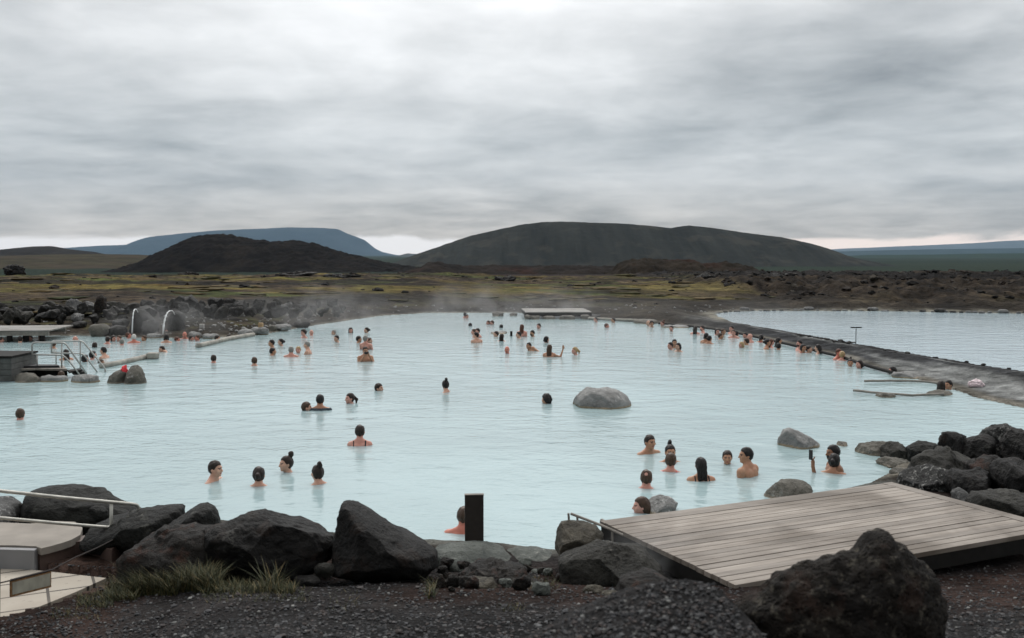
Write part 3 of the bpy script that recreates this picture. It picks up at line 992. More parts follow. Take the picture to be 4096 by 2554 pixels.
rock([(380, 1260), (400, 1238), (437, 1215), (468, 1195), (490, 1191), (508, 1198), (519, 1218), (525, 1250), (470, 1290), (400, 1290)], 10.1, 'basalt_green',
     "peaked dark boulder between the rust-brown one and the big black one", 0.4, 5, 9, 0.05, 9, group=G_NEAR)
rock([(283, 1372), (284, 1302), (308, 1275), (358, 1246), (420, 1235), (500, 1243), (562, 1290), (566, 1362), (440, 1392), (330, 1396)], 9.35, 'basalt_rust',
     "broad rust-stained rough boulder rising out of the grass", 0.5, 5, 11, 0.09, 8, group=G_NEAR)
rock([(494, 1262), (500, 1230), (525, 1216), (600, 1203), (662, 1200), (722, 1211), (770, 1240), (796, 1276), (792, 1312), (762, 1337), (735, 1352), (700, 1384), (640, 1380), (560, 1362), (504, 1340), (493, 1300)],
     9.45, 'basalt', "largest black boulder, rounded, left of the pointed one", 0.62, 6, 13, 0.05, 11, group=G_NEAR)
rock([(790, 1350), (792, 1300), (802, 1240), (808, 1204), (817, 1185), (830, 1184), (860, 1203), (900, 1229), (960, 1261), (1010, 1282), (1036, 1301), (1036, 1328), (1012, 1356), (930, 1362), (850, 1364)],
     9.3, 'basalt', "black pointed wedge-shaped boulder beside the dark post", 0.5, 6, 15, 0.035, 10, group=G_NEAR, flat=(0.8, 0.97))
rock([(1020, 1350), (1030, 1292), (1060, 1286), (1110, 1286), (1160, 1288), (1205, 1300), (1232, 1326), (1220, 1356), (1120, 1366)], 10.2, 'green_rock',
     "pale green-grey ledge rock at the foot of the dark post", 0.5, 5, 17, 0.06, 9, group=G_NEAR)
rock([(1170, 1318), (1220, 1298), (1280, 1300), (1318, 1314), (1330, 1340), (1290, 1358), (1200, 1360)], 10.4, 'green_rock',
     "pale flat ledge rock between the post and the deck boulder", 0.45, 4, 19, 0.05, 8, group=G_NEAR)
rock([(1082, 1380), (1100, 1345), (1125, 1326), (1150, 1332), (1168, 1322), (1200, 1334), (1240, 1340), (1260, 1362), (1258, 1392), (1180, 1402), (1110, 1398)], 9.1, 'basalt_rust',
     "lumpy dark red-brown rock in front of the pale ledge rocks", 0.35, 5, 21, 0.12, 7, group=G_NEAR)
rock([(1012, 1412), (1022, 1388), (1042, 1376), (1062, 1380), (1090, 1376), (1130, 1366), (1172, 1362), (1190, 1384), (1178, 1410), (1110, 1424), (1044, 1428)], 8.55, 'tan_rock',
     "low tan slab with a crusty dark top lying on red scoria", 0.28, 5, 23, 0.08, 8, group=G_NEAR)
rock([(1160, 1405), (1185, 1372), (1230, 1366), (1290, 1380), (1330, 1402), (1280, 1416), (1200, 1416)], 8.9, 'basalt_rust',
     "low brown rock right of the tan slab", 0.3, 4, 25, 0.08, 8, group=G_NEAR)
rock([(1306, 1308), (1311, 1264), (1326, 1236), (1345, 1229), (1380, 1232), (1410, 1238), (1432, 1262), (1436, 1290), (1400, 1330), (1330, 1335)], 9.75, 'tan_rock',
     "upright tan boulder at the end of the deck rail", 0.34, 5, 27, 0.04, 9, group=G_NEAR)
rock([(1318, 1392), (1313, 1340), (1320, 1312), (1352, 1296), (1400, 1282), (1440, 1270), (1480, 1276), (1526, 1292), (1562, 1322), (1574, 1372), (1520, 1398), (1420, 1408)], 9.25, 'grey_rock',
     "big dark grey boulder under the near left corner of the deck", 0.5, 6, 29, 0.045, 10, group=G_NEAR)
rock([(1452, 1400), (1458, 1362), (1490, 1350), (1540, 1344), (1578, 1356), (1598, 1384), (1598, 1408), (1530, 1420), (1470, 1418)], 8.35, 'basalt_rust',
     "brown rounded rock in the shade beside the deck corner", 0.32, 5, 31, 0.06, 9, group=G_NEAR)
small = [((1376, 1384, 1432, 1422), 8.2, 'tan_rock', "small tan rounded stone left of the shaded brown rock"), ((1420, 1396, 1476, 1430), 8.05, 'tan_rock', "small tan stone touching the shaded brown rock"),
         ((1268, 1392, 1300, 1412), 8.4, 'grey_rock', "small grey stone below the low brown rock"), ((1300, 1402, 1334, 1424), 8.1, 'grey_rock', "small grey stone with pale chips beside it"),
         ((1232, 1402, 1262, 1418), 8.3, 'grey_rock', "smallest grey stone on the red scoria"), ((742, 1330, 800, 1372), 9.0, 'grey_rock', "grey stone wedged between the two black boulders"),
         ((690, 1362, 760, 1392), 8.85, 'basalt', "dark stone under the overhang of the largest black boulder"), ((492, 1324, 550, 1356), 9.1, 'grey_rock', "grey stone in the grass at the largest black boulder's foot"),
         ((1690, 1416, 1716, 1436), 6.9, 'grey_rock', "single grey stone on the gravel under the deck's near corner"), ((1034, 1338, 1064, 1366), 9.35, 'basalt_rust', "small red-brown stone leaning on the pointed boulder"),
         ((1250, 1345, 1320, 1392), 9.6, 'green_rock', "mossy green stone beside the big grey boulder"), ((206, 1196, 262, 1240), 10.9, 'basalt_green', "small triangular dark stone behind the rail end")]
for i, (bx, y, mt, lb) in enumerate(small):
    rock(bx, y, mt, lb, None, 4, 40 + i, 0.06, 9, name="stone", cat="stone", group="small stones on the near bank")
rngr = random.Random(31)
for i in range(26):
    ox, ob = rngr.uniform(1030, 1350), rngr.uniform(1335, 1412)
    w = rngr.uniform(18, 52)
    h = w * rngr.uniform(0.5, 0.8)
    mt, nm = rngr.choice([('basalt_rust', "red-brown"), ('vesicular', "dark brown"), ('grey_rock', "grey"), ('green_rock', "pale greenish")])
    yy = min(float(hit([ox * OV], [ob * OV], 14)[0][1]), 10.2)
    rock((ox - w / 2, ob - h, ox + w / 2, ob + 3), yy, mt, f"small {nm} stone in the rubble below the dark post", None, 4, 700 + i, 0.12, 9, name="stone", cat="stone", group=f"small {nm} stones in the rubble below the dark post", flat=(0.6, 0.9))
rock([(1715, 1560), (1722, 1412), (1740, 1393), (1800, 1370), (1850, 1341), (1900, 1315), (1960, 1295), (2018, 1286), (2033, 1262), (2050, 1248), (2068, 1245), (2095, 1250), (2122, 1276), (2152, 1306), (2176, 1332), (2197, 1372), (2216, 1422), (2236, 1482), (2246, 1560)],
     4.75, 'vesicular', "big rough pitted lava boulder in front of the timber deck", 0.27, 6, 61, 0.072, 6, sink=0.35, flat=(0.88, 0.99), yoff=-0.3)

# rock pile right of the deck
G_PILE = "boulders piled up at the right shore"
pile = [((2025, 1046, 2130, 1076), 16.6, 'pool_rock_brown', "flat brown rock awash left of the triangular rock", 0.25),
        ([(2088, 1086), (2094, 1062), (2118, 1050), (2140, 1040), (2152, 1046), (2172, 1070), (2168, 1092)], 16.2, 'grey_rock', "triangular grey rock standing in the water by the pile", 0.3),
        ((2158, 1048, 2240, 1104), 15.8, 'basalt_green', "dark rock just right of the triangular one", 0.35),
        ([(2232, 1090), (2236, 1045), (2244, 1026), (2262, 1022), (2300, 1030), (2318, 1045), (2316, 1092)], 15.3, 'basalt', "black block at the top left of the pile", 0.35),
        ((2276, 1032, 2366, 1094), 15.0, 'basalt', "black glossy-faced boulder beside the speckled one", 0.35),
        ([(2334, 1062), (2345, 1022), (2370, 1009), (2400, 1008), (2425, 1020), (2420, 1070), (2370, 1090)], 15.2, 'spotted_rock', "white-speckled boulder topmost in the pile", 0.4),
        ((2378, 1022, 2490, 1098), 14.5, 'basalt', "dark boulder at the right picture edge, upper", 0.45),
        ([(2160, 1128), (2166, 1090), (2185, 1068), (2210, 1062), (2260, 1068), (2318, 1085), (2344, 1112), (2300, 1140), (2200, 1142)], 14.2, 'grey_rock', "broad grey boulder in the middle of the pile", 0.5),
        ((2300, 1078, 2410, 1160), 13.4, 'basalt_rust', "rounded reddish dark boulder in the pile", 0.45),
        ([(2128, 1152), (2150, 1130), (2180, 1112), (2220, 1108), (2262, 1118), (2268, 1150), (2250, 1178), (2180, 1178)], 13.5, 'spotted_rock', "dark boulder with white streaks behind the deck's far corner", 0.4),
        ((2256, 1112, 2372, 1178), 12.9, 'basalt', "lowest black boulder of the pile behind the deck edge", 0.4),
        ((2262, 1158, 2304, 1192), 12.25, 'white_rock', "small white-crusted stone beside the deck edge", 0.15),
        ((2290, 1158, 2440, 1212), 11.9, 'grey_rock', "long low grey rock along the deck's right side", 0.4),
        ((2380, 1090, 2500, 1178), 12.6, 'basalt', "large black rock at the right picture edge, lower", 0.5),
        ((2082, 1086, 2160, 1112), 15.6, 'pool_rock_brown', "pale brown rock awash below the triangular rock", 0.25),
        ((2116, 1108, 2186, 1146), 14.6, 'pool_rock_brown', "pale crusted stone at the foot of the broad boulder", 0.25)]
for i, (ol, y, mt, lb, th) in enumerate(pile):
    rock(ol, y, mt, lb, th * 1.2, 5, 80 + i, 0.08, 10, group=G_PILE, sink=0.2, flat=(0.62, 0.92))

# rocks standing in the pool
G_POOL = "rocks standing in the pool"


def pool_rock(ol, base_v, mt, lb, th, seed, sub=5, rough=0.04, group=G_POOL):
    y = float(at_z(1212 * OV, base_v * OV)[1])
    return rock(ol, y, mt, lb, th, sub, seed, rough, 9, group=group, sink=0.25)


pool_rock([(1350, 962), (1354, 948), (1372, 930), (1392, 920), (1430, 919), (1466, 927), (1490, 942), (1499, 958), (1497, 964), (1470, 968), (1400, 966)], 962, 'pool_rock', "large pale grey boulder alone in the middle of the pool", 0.8, 101)
pool_rock([(1848, 1056), (1852, 1040), (1864, 1022), (1876, 1017), (1900, 1024), (1930, 1042), (1944, 1054), (1938, 1060), (1890, 1064), (1855, 1062)], 1058, 'pool_rock', "pale triangular boulder in the water left of the rock pile", 0.4, 103)
pool_rock([(1805, 1182), (1815, 1165), (1836, 1146), (1870, 1140), (1905, 1142), (1925, 1152), (1934, 1168), (1930, 1182), (1860, 1188)], 1180, 'pool_rock_brown', "brown split boulder poking up behind the deck's long edge", 0.35, 105)
pool_rock([(1500, 1214), (1530, 1198), (1550, 1184), (1566, 1178), (1592, 1184), (1612, 1198), (1618, 1214), (1560, 1220)], 1214, 'pool_rock', "pale rock beside the bathing woman, touching the deck's left edge", 0.3, 107)
pool_rock([(1972, 1054), (1990, 1046), (2008, 1048), (2010, 1056), (1990, 1059)], 1056, 'pool_rock_brown', "small flat rock awash right of the pale triangular boulder", 0.2, 109, 4)
pool_rock([(250, 906), (256, 892), (270, 880), (286, 876), (300, 884), (304, 906), (280, 910)], 907, 'pool_rock_brown', "left one of two grey rocks holding a red cloth", 0.35, 111)
pool_rock([(286, 906), (298, 882), (306, 868), (322, 866), (330, 874), (338, 892), (344, 904), (338, 910), (306, 910)], 908, 'pool_rock_brown', "taller right one of two grey rocks holding a red cloth", 0.35, 113)
pool_rock((160, 888, 232, 910), 906, 'pool_rock', "low flat pale rock at the foot of the pool stairs", 0.3, 115, 4)
pool_rock((28, 884, 100, 910), 905, 'pool_rock_brown', "dark-topped rock under the left jetty", 0.3, 117, 4)
pool_rock((88, 888, 158, 908), 904, 'pool_rock', "pale rock beside the red-suited bather at the jetty", 0.3, 119, 4)
pool_rock((2074, 930, 2124, 945), 941, 'pool_rock_brown', "small rounded rock under the long pole by the spit", 0.25, 121, 4)
pool_rock((2192, 924, 2264, 940), 936, 'pool_rock_brown', "flat dark rock where the long pole meets the spit", 0.3, 123, 4)
pool_rock((2108, 882, 2200, 898), 895, 'pool_rock', "long pale slab at the edge of the gravel spit", 0.5, 125, 4)
pool_rock((1164, 738, 1194, 750), 749, 'pool_rock_brown', "far dark rock in the water left of the far platform", 0.5, 127, 4)
pool_rock((1206, 741, 1226, 749), 748, 'pool_rock_brown', "smaller far rock next to the far platform's left end", 0.3, 129, 3)
pool_rock((1372, 744, 1424, 757), 755, 'bank_rock', "dark rock at the right end of the far platform", 0.6, 131, 4)
pool_rock((1500, 756, 1560, 768), 766, 'pool_rock_brown', "mossy rock at the far shore right of the far platform", 0.8, 133, 4)
pool_rock((1160, 785, 1203, 791.5), 790, 'pool_rock', "wide flat rock just awash among the far bathers", 0.7, 135, 4, 0.02)
pool_rock((1560, 770, 1640, 778), 776, 'pool_rock', "low pale stones along the far right edge of the pool", 0.5, 137, 4, 0.02)

# ------------------------------------------------------------------ rubble wall behind the pool (left)
rngw = random.Random(5)
G_WALL = "lava rocks of the rubble wall behind the pool"
wall_pts = []
for i in range(74):
    t = i / 73
    ox = -20 + 830 * t + rngw.uniform(-6, 6)
    top = 726 + 4 * math.sin(t * 9) - 12 * t
    lay = i % 3
    h = rngw.uniform(13, 31) * (1.1 - 0.35 * t)
    w = h * rngw.uniform(1.1, 2.1)
    bot = (762 - 10 * t if t < 0.45 else 748 - 4 * (t - .45)) - lay * 11
    wall_pts.append((ox, bot, w, h, lay))
for i, (ox, bot, w, h, lay) in enumerate(wall_pts):
    pale = rngw.random()
    mt = 'bank_rock' if pale < 0.72 else ('grey_rock' if pale < 0.92 else 'white_rock')
    if ox < 110 and lay == 0:
        mt = 'grey_rock'
    yy = 42.5 + 1.6 * lay + rngw.uniform(-0.5, 0.5) + 5.0 * max(0, ox) / 800
    kind = {'bank_rock': "dark lava rock", 'grey_rock': "grey lichened rock", 'white_rock': "white-crusted rock"}[mt]
    row = ["low in", "in the middle of", "on top of"][lay]
    side = "left part" if ox < 270 else ("part behind the fountains" if ox < 520 else "right part")
    rock((ox - w / 2, bot - h, ox + w / 2, bot + 2), yy, mt, f"{kind} {row} the rubble wall, {side}", None, 4, 200 + i, 0.16, 12, name="wall_rock", cat="rock", group=f"{kind}s {row} the rubble wall, {side}", sink=0.15, flat=(0.5, 0.85))
rock([(222, 745), (224, 720), (230, 702), (240, 699), (248, 704), (249, 746)], 45.0, 'vesicular', "tall narrow black lava pillar on the rubble wall", 0.35, 4, 300, 0.08, 8, name="lava_pillar", cat="rock")
rock([(302, 798), (306, 770), (312, 738), (322, 727), (338, 734), (356, 752), (368, 772), (366, 798)], 41.6, 'basalt_green', "dark rock pillar carrying the narrower water spout", 0.6, 4, 302, 0.06, 9, name="fountain_rock", cat="rock", group="rock pillars with water spouts")
rock([(388, 798), (392, 762), (402, 742), (418, 736), (432, 744), (440, 770), (440, 798)], 41.6, 'basalt_green', "mossy rock pillar carrying the curved water spout on the right", 0.6, 4, 304, 0.06, 9, name="fountain_rock", cat="rock", group="rock pillars with water spouts")
rock((330, 756, 372, 800), 41.2, 'bank_rock', "squat dark rock at the foot of the narrower water spout", 0.5, 4, 306, 0.08, 8, name="bank_rock", cat="rock", sink=0.1)
bank = [((205, 766, 262, 796), 'pool_rock_brown', "humped grey rock at the right end of the far left jetty"), ((250, 770, 300, 794), 'bank_rock', "dark rock between the jetty hump and the spouts"), ((168, 760, 205, 776), 'bank_rock', "dark low rock behind the far left jetty"),
        ((262, 755, 306, 775), 'bank_rock', "dark rock left of the narrower spout"), ((345, 790, 384, 800), 'pool_rock', "pale rock at the waterline between the spouts"), ((440, 786, 476, 800), 'pool_rock', "pale rounded rock left of the white post"),
        ((476, 790, 520, 802), 'pool_rock', "pale slab at the foot of the white post"), ((690, 760, 735, 776), 'bank_rock', "dark flat rock at the right end of the mossy bank"), ((645, 768, 690, 783), 'pool_rock', "pale stone at the waterline below the mossy bank"),
        ((592, 774, 640, 792), 'pool_rock', "pale stone at the foot of the tan post"), ((560, 780, 600, 795), 'pool_rock', "pale stone left of the tan post at the waterline"), ((630, 770, 655, 784), 'pool_rock_brown', "brownish stone right of the tan post")]
for i, (bx, mt, lb) in enumerate(bank):
    y = float(hit([(bx[0] + bx[2]) / 2 * OV], [bx[3] * OV])[0][1])
    rock(bx, min(y, 46), mt, lb, None, 3, 320 + i, 0.06, 9, name="shore_rock", cat="rock", group="rocks along the left shore", sink=0.12)

# rocks round the lagoon
rngl = random.Random(11)
for i in range(46):
    t = (i + rngl.uniform(-.3, .3)) / 45
    ox = 1700 + 760 * t
    ob = np.interp(ox, [1690, 1760, 1900, 2100, 2425, 2600], [744, 737.5, 736.5, 737.5, 743, 746]) + rngl.uniform(-1.5, 0.5)
    w, h = rngl.uniform(7, 18), rngl.uniform(2.2, 4.5)
    big = i % 9 == 4
    if big:
        w, h = 28, 9
    mt = 'white_rock' if rngl.random() < 0.6 else 'bank_rock'
    y = min(float(hit([ox * OV], [ob * OV])[0][1]) + 0.15, 64)
    kind = "white-crusted" if mt == 'white_rock' else "dark"
    sz = "larger" if big else "small"
    rock((ox - w / 2, ob - h, ox + w / 2, ob + 1), y, mt, f"{sz} {kind} stone on the lagoon's far shore", None, 3, 400 + i, 0.05, 7, name="shore_stone", cat="stone", group=f"{sz} {kind} stones on the lagoon's far shore", sink=0.06)
for i in range(30):
    t = i / 29
    ox = 1890 + 180 * t + rngl.uniform(-4, 4) if i < 22 else [2095, 2120, 2150, 2215, 2240, 2290, 2330, 2390][i - 22]
    ob = np.interp(ox, [1800, 1900, 2000, 2070, 2100, 2200, 2300, 2425], [762, 778, 792, 803, 811, 826, 841, 860]) + rngl.uniform(-2, 3)
    w, h = rngl.uniform(8, 17), rngl.uniform(2.5, 6)
    for k in range(14):
        ob2 = ob + 1.5 * k
        hh_ = hit([ox * OV], [ob2 * OV])[0]
        if hh_[2] > 0.14:
            break
    y = float(hh_[1])
    seg = "clustered near the T-shaped sign" if i < 22 else "scattered along the spit's lagoon edge"
    rock((ox - w / 2, ob2 - h, ox + w / 2, ob2 + 1), y, 'bank_rock', f"small dark stone {seg}", None, 3, 460 + i, 0.06, 7, name="shore_stone", cat="stone", group=f"small dark stones {seg}", sink=0.05)

# far lava outcrops on the plain
out = [((1690, 640, 1750, 650), 'bank_rock'), ((690, 700, 770, 709), 'bank_rock'), ((1000, 638, 1060, 646), 'bank_rock')]
lo = [((0, 612, 55, 640), 150, "craggy dark lava outcrop at the left picture edge"), ((640, 668, 745, 676), 92, "thin dark lava ledge on the mossy plain"), ((760, 668, 840, 680), 88, "dark lava ledge right of the thin one"),
      ((1170, 672, 1225, 683), 84, "dark lava ledge behind the far platform"), ((1820, 668, 1900, 684), 82, "dark lava ledge left of the lava field"), ((1640, 672, 1700, 684), 82, "dark lava ledge near the yellow grass strip"), ((420, 642, 470, 652), 120, "small dark lava knob at the cinder hill's foot")]
for i, (bx, y, lb) in enumerate(lo):
    g = float(gz(at_y((bx[0] + bx[2]) / 2 * OV, bx[3] * OV, y)[0], y)[0])
    P = at_y(0, bx[3] * OV, y)
    dv = (g - P[2]) / y * FPX / OV
    rock((bx[0], bx[1] - dv, bx[2], bx[3] - dv), y, 'basalt', lb, None, 5, 520 + i, 0.24, 5, name="lava_outcrop", cat="rock", sink=0.5)

# ------------------------------------------------------------------ decks, jetties, rails
def wood_board_mat(name, a, b_, stain, along):
    m, nt, b = new_mat(name)
    p = objco(nt)
    mp = nt.nodes.new('ShaderNodeMapping')
    mp.inputs['Scale'].default_value = (0.6, 9.0, 4.0) if along == 'x' else (9.0, 0.6, 4.0)
    nt.links.new(p, mp.inputs[0])
    info = nt.nodes.new('ShaderNodeAttribute')
    info.attribute_name = "board_tone"
    c = ramp(nt, noise(nt, mp.outputs[0], 2.0, 6, 0.6), [(0.3, a), (0.7, b_)])
    c = mixc(nt, mapr(nt, noise(nt, p, 0.75, 4, 0.55, 0.5), 0.40, 0.62, 0.0, 0.85), c, stain)
    f = nt.nodes.new('ShaderNodeCombineXYZ')
    for k in range(3):
        nt.links.new(info.outputs['Fac'], f.inputs[k])
    nt.links.new(mixc(nt, 1.0, c, f.outputs[0], 'MULTIPLY'), b.inputs['Base Color'])
    b.inputs['Roughness'].default_value = 0.58
    b.inputs['Specular IOR Level'].default_value = 0.28
    bump(nt, b, noise(nt, mp.outputs[0], 5.0, 5, 0.6), 0.5, 0.004)
    return m


def boards(L, W, n, gap, th, name, mat, parent, seed, z0=0.0, end_board=0.0):
    """n boards along local x (length L) filling W in local y; one mesh"""
    rng = random.Random(seed)
    bm = bmesh.new()
    tones = []
    bw = (W - gap * (n - 1)) / n
    for i in range(n):
        dz = rng.uniform(-0.003, 0.003)
        r = bmesh.ops.create_cube(bm, size=1)
        bmesh.ops.transform(bm, matrix=Matrix.Translation(((L - end_board) / 2, i * (bw + gap) + bw / 2, z0 - th / 2 + dz)) @ Matrix.Diagonal((L - end_board - gap, bw, th, 1)), verts=r['verts'])
        tones += [rng.uniform(0.8, 1.15)] * 8
    if end_board:
        r = bmesh.ops.create_cube(bm, size=1)
        bmesh.ops.transform(bm, matrix=Matrix.Translation((L - end_board / 2, W / 2, z0 - th / 2 + 0.003)) @ Matrix.Diagonal((end_board, W, th, 1)), verts=r['verts'])
        tones += [0.85] * 8
    me = bpy.data.meshes.new(name)
    bm.verts.index_update()
    bm.to_mesh(me)
    bm.free()
    at = me.attributes.new("board_tone", 'FLOAT', 'POINT')
    at.data.foreach_set("value", np.array(tones, np.float32))
    return link(name, me, mat, parent)


M['deck_wood'] = wood_board_mat("weathered_deck_boards", (0.165, 0.138, 0.112), (0.33, 0.292, 0.255), (0.105, 0.084, 0.064), 'x')
M['pale_boards'] = wood_board_mat("bleached_boards", (0.19, 0.18, 0.165), (0.28, 0.27, 0.25), (0.15, 0.138, 0.12), 'x')

ZD = 0.5
M['wood_slate'] = simple('slate_grey_boards', (0.085, 0.085, 0.08), 0.8, 0, 0.3, 6, 0.3)
A_, B_, C_ = oz([(1740, 1386)], ZD)[0], oz([(1424, 1233)], ZD)[0], oz([(2115, 1142)], ZD)[0]
ax_long = (C_ - B_)
Ld = float(np.hypot(*ax_long[:2]))
th_d = math.atan2(ax_long[1], ax_long[0])
Wd = float(np.hypot(*(B_ - A_)[:2]))
deck = empty("timber_deck", (float(A_[0]), float(A_[1]), ZD), th_d)
tag(deck, "large weathered grey timber deck overhanging the pool edge behind the pitted boulder", "deck")
boards(Ld, Wd, 20, 0.011, 0.045, "deck_boards", M['deck_wood'], deck, 3, 0.0, 0.16)
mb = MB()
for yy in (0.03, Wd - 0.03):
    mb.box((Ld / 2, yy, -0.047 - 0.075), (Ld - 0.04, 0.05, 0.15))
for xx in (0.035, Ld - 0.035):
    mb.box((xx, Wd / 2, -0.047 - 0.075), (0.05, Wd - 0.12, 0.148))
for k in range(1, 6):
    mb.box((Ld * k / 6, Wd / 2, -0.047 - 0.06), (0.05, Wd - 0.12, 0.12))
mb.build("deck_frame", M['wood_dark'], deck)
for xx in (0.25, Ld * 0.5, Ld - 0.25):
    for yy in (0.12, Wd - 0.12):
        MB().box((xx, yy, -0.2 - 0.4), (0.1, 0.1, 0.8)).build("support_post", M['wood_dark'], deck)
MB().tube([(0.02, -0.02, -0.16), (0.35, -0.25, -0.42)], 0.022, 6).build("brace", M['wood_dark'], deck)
# timber rail sticking out past the deck's left end
rail = empty("timber_rail", (0, 0, 0))
tag(rail, "thin timber rail on short stubs projecting from the deck's pool-side corner", "rail")
p = lambda ox, oy, y: tuple(at_y(ox * OV, oy * OV, y))
MB().tube([p(1352, 1217, 10.2), p(1420, 1243, 10.05), p(1475, 1268, 9.9)], 0.014, 6).build("rail_bar", M['wood_grey'], rail)
MB().tube([p(1424, 1233, 10.72), p(1470, 1254, 10.45), p(1600, 1318, 9.6), p(1735, 1390, 8.62)], 0.022, 6).build("rail_bar", M['wood_grey'], rail)
for q in ((1346, 1216, 1348, 1240, 10.2), (1367, 1224, 1368, 1240, 10.16), (1450, 1256, 1450, 1285, 9.97)):
    MB().tube([p(q[0], q[1], q[4]), p(q[2], q[3], q[4])], 0.013, 6).build("stub_post", M['wood_grey'], rail)

# dark upright post at the near shore
po = hit([1122 * OV], [1290 * OV])[0]
yb = 10.6
pa, pb = at_y(1100 * OV, 1175 * OV, yb), at_y(1145 * OV, 1290 * OV, yb)
post = empty("marker_post", (float((pa[0] + pb[0]) / 2), yb + 0.05, 0.0), R(4))
tag(post, "broad dark brown board post standing at the near pool edge", "post")
hh = float(pa[2])
ww = float(pb[0] - pa[0])
MB().box((0, 0, hh / 2 - 0.15), (ww, 0.055, hh + 0.3), bevel=0.006).build("post_board", M['post_dark'], post)
MB().box((0, 0, hh + 0.005), (ww + 0.006, 0.061, 0.008)).build("cap_strip", M['wood_grey'], post)

# galvanised handrail bottom left
hr = empty("handrail", (0, 0, 0))
tag(hr, "pale galvanised two-bar handrail in front of the long dark boulder", "handrail")
top = [p(-120, 1150, 8.9), p(0, 1163, 9.3), p(150, 1179, 9.75), p(312, 1194, 10.2), p(328, 1197, 10.25), p(332, 1243, 10.25)]
low = [p(-120, 1215, 8.9), p(0, 1227, 9.3), p(140, 1240, 9.72), p(263, 1250, 10.07), p(264, 1190, 10.07)]
MB().tube(bend(top, 0.05), 0.0175, 10).build("top_rail", M['galv'], hr, True)
MB().tube(bend(low, 0.04), 0.0165, 10).build("lower_rail", M['galv'], hr, True)
c = p(332, 1245, 10.25)
MB().box(c, (0.17, 0.12, 0.012), Matrix.Rotation(R(8), 3, 'Y')).build("base_plate", M['galv'], hr)

# concrete ledge, retaining wall, paving, sign on a rope
ZL = 0.47
led = at_z(np.array([-500, -200, 0, 120, 230, 300, 330, 321, 285, 250, 200, 165, 145, 60, 0, -200, -500]), np.array([2060, 2078, 2090, 2095, 2085, 2088, 2112, 2140, 2160, 2172, 2186, 2194, 2186, 2182, 2182, 2176, 2170]), ZL)
o = MB().prism([tuple(v) for v in led], 0.07).build("concrete_ledge", M['concrete'])
tag(o, "beige silica-stained concrete ledge under the handrail", "ledge")
lw = empty("retaining_wall", (0, 0, 0))
tag(lw, "low wall below the concrete ledge, white at one end and brown beyond", "wall")
pw = at_z(np.array([-500, 0, 140]), np.array([2186, 2196, 2200]), ZL - 0.015)
wp = [tuple(pw[0] + [0, -.02, 0]), tuple(pw[1] + [0, -.02, 0]), tuple(pw[2] + [0, -.02, 0]), tuple(pw[2] + [0, .05, 0]), tuple(pw[1] + [0, .05, 0]), tuple(pw[0] + [0, .05, 0])]
MB().prism(wp, 0.5).build("white_panel", M['white_panel'], lw)
pbn = at_z(np.array([141, 165, 200, 250, 300, 345, 395, 450]), np.array([2190, 2199, 2191, 2177, 2160, 2152, 2166, 2186]), ZL - 0.03)
wp = [tuple(v + [0, -.03, -0.004 * i]) for i, v in enumerate(pbn)] + [tuple(v + [0, .22, -0.004 * i]) for i, v in list(enumerate(pbn))[::-1]]
MB().prism(wp, 0.55).build("brown_panel", M['brown_panel'], lw)


def paving():
    m, nt, b = new_mat("pale_paving_tiles")
    pp = pos(nt)
    mp = nt.nodes.new('ShaderNodeMapping')
    mp.inputs['Rotation'].default_value = (0, 0, R(-27))
    mp.inputs['Location'].default_value = (0.13, 0.08, 0)
    nt.links.new(pp, mp.inputs[0])
    br = nt.nodes.new('ShaderNodeTexBrick')
    br.offset = 0.0
    br.inputs['Scale'].default_value = 1.0
    br.inputs['Brick Width'].default_value = 0.40
    br.inputs['Row Height'].default_value = 0.40
    br.inputs['Mortar Size'].default_value = 0.014
    br.inputs['Color1'].default_value = (0.42, 0.38, 0.32, 1)
    br.inputs['Color2'].default_value = (0.36, 0.32, 0.265, 1)
    br.inputs['Mortar'].default_value = (0.035, 0.03, 0.026, 1)
    nt.links.new(mp.outputs[0], br.inputs[0])
    dirt = mapr(nt, noise(nt, pp, 9, 5, 0.7), 0.62, 0.72, 0, 0.7)
    c = mixc(nt, dirt, br.outputs[0], (0.09, 0.08, 0.07))
    c = mixc(nt, mapr(nt, noise(nt, pp, 1.7, 4), 0.4, 0.7, 0, 0.35), c, (0.24, 0.2, 0.155))
    nt.links.new(c, b.inputs['Base Color'])
    b.inputs['Roughness'].default_value = 0.8
    bump(nt, b, br.outputs['Fac'], 0.4, -0.01)
    o = MB().prism([(float(x), float(y), Z_TILE) for x, y in TILES], 0.10).build("paving", m)
    tag(o, "pale square paving tiles in the bottom left corner", "paving", kind="structure")


paving()
sg = empty("rope_sign", p(74, 1400, 8.2))
tag(sg, "blank rust-edged metal sign hanging on a dark rope over the paving", "sign")
a1, b1, c1, d1 = p(26, 1376, 8.0), p(121.5, 1352, 8.6), p(121.5, 1391, 8.6), p(26, 1415, 8.0)
off = sg.location


def quad_plate(pts, th, name, mat, parent, inset=0.0, lift=0.0):
    P = [Vector(q) for q in pts]
    cc = sum(P, Vector()) / 4
    n = (P[1] - P[0]).cross(P[2] - P[1]).normalized()
    if n.y > 0:
        n = -n
    ux, uy = (P[1] - P[0]).normalized(), (P[3] - P[0]).normalized()
    Q = [P[0] + ux * inset + uy * inset, P[1] - ux * inset + uy * inset, P[2] - ux * inset - uy * inset, P[3] + ux * inset - uy * inset]
    bm = bmesh.new()
    f = [bm.verts.new(q + n * lift - off) for q in Q]
    g = [bm.verts.new(q + n * (lift - th) - off) for q in Q]
    bm.faces.new(f)
    bm.faces.new(g[::-1])
    for i in range(4):
        bm.faces.new((f[i], g[i], g[(i + 1) % 4], f[(i + 1) % 4]))
    bmesh.ops.recalc_face_normals(bm, faces=bm.faces[:])
    me = bpy.data.meshes.new(name)
    bm.to_mesh(me)
    bm.free()
    return link(name, me, mat, parent)


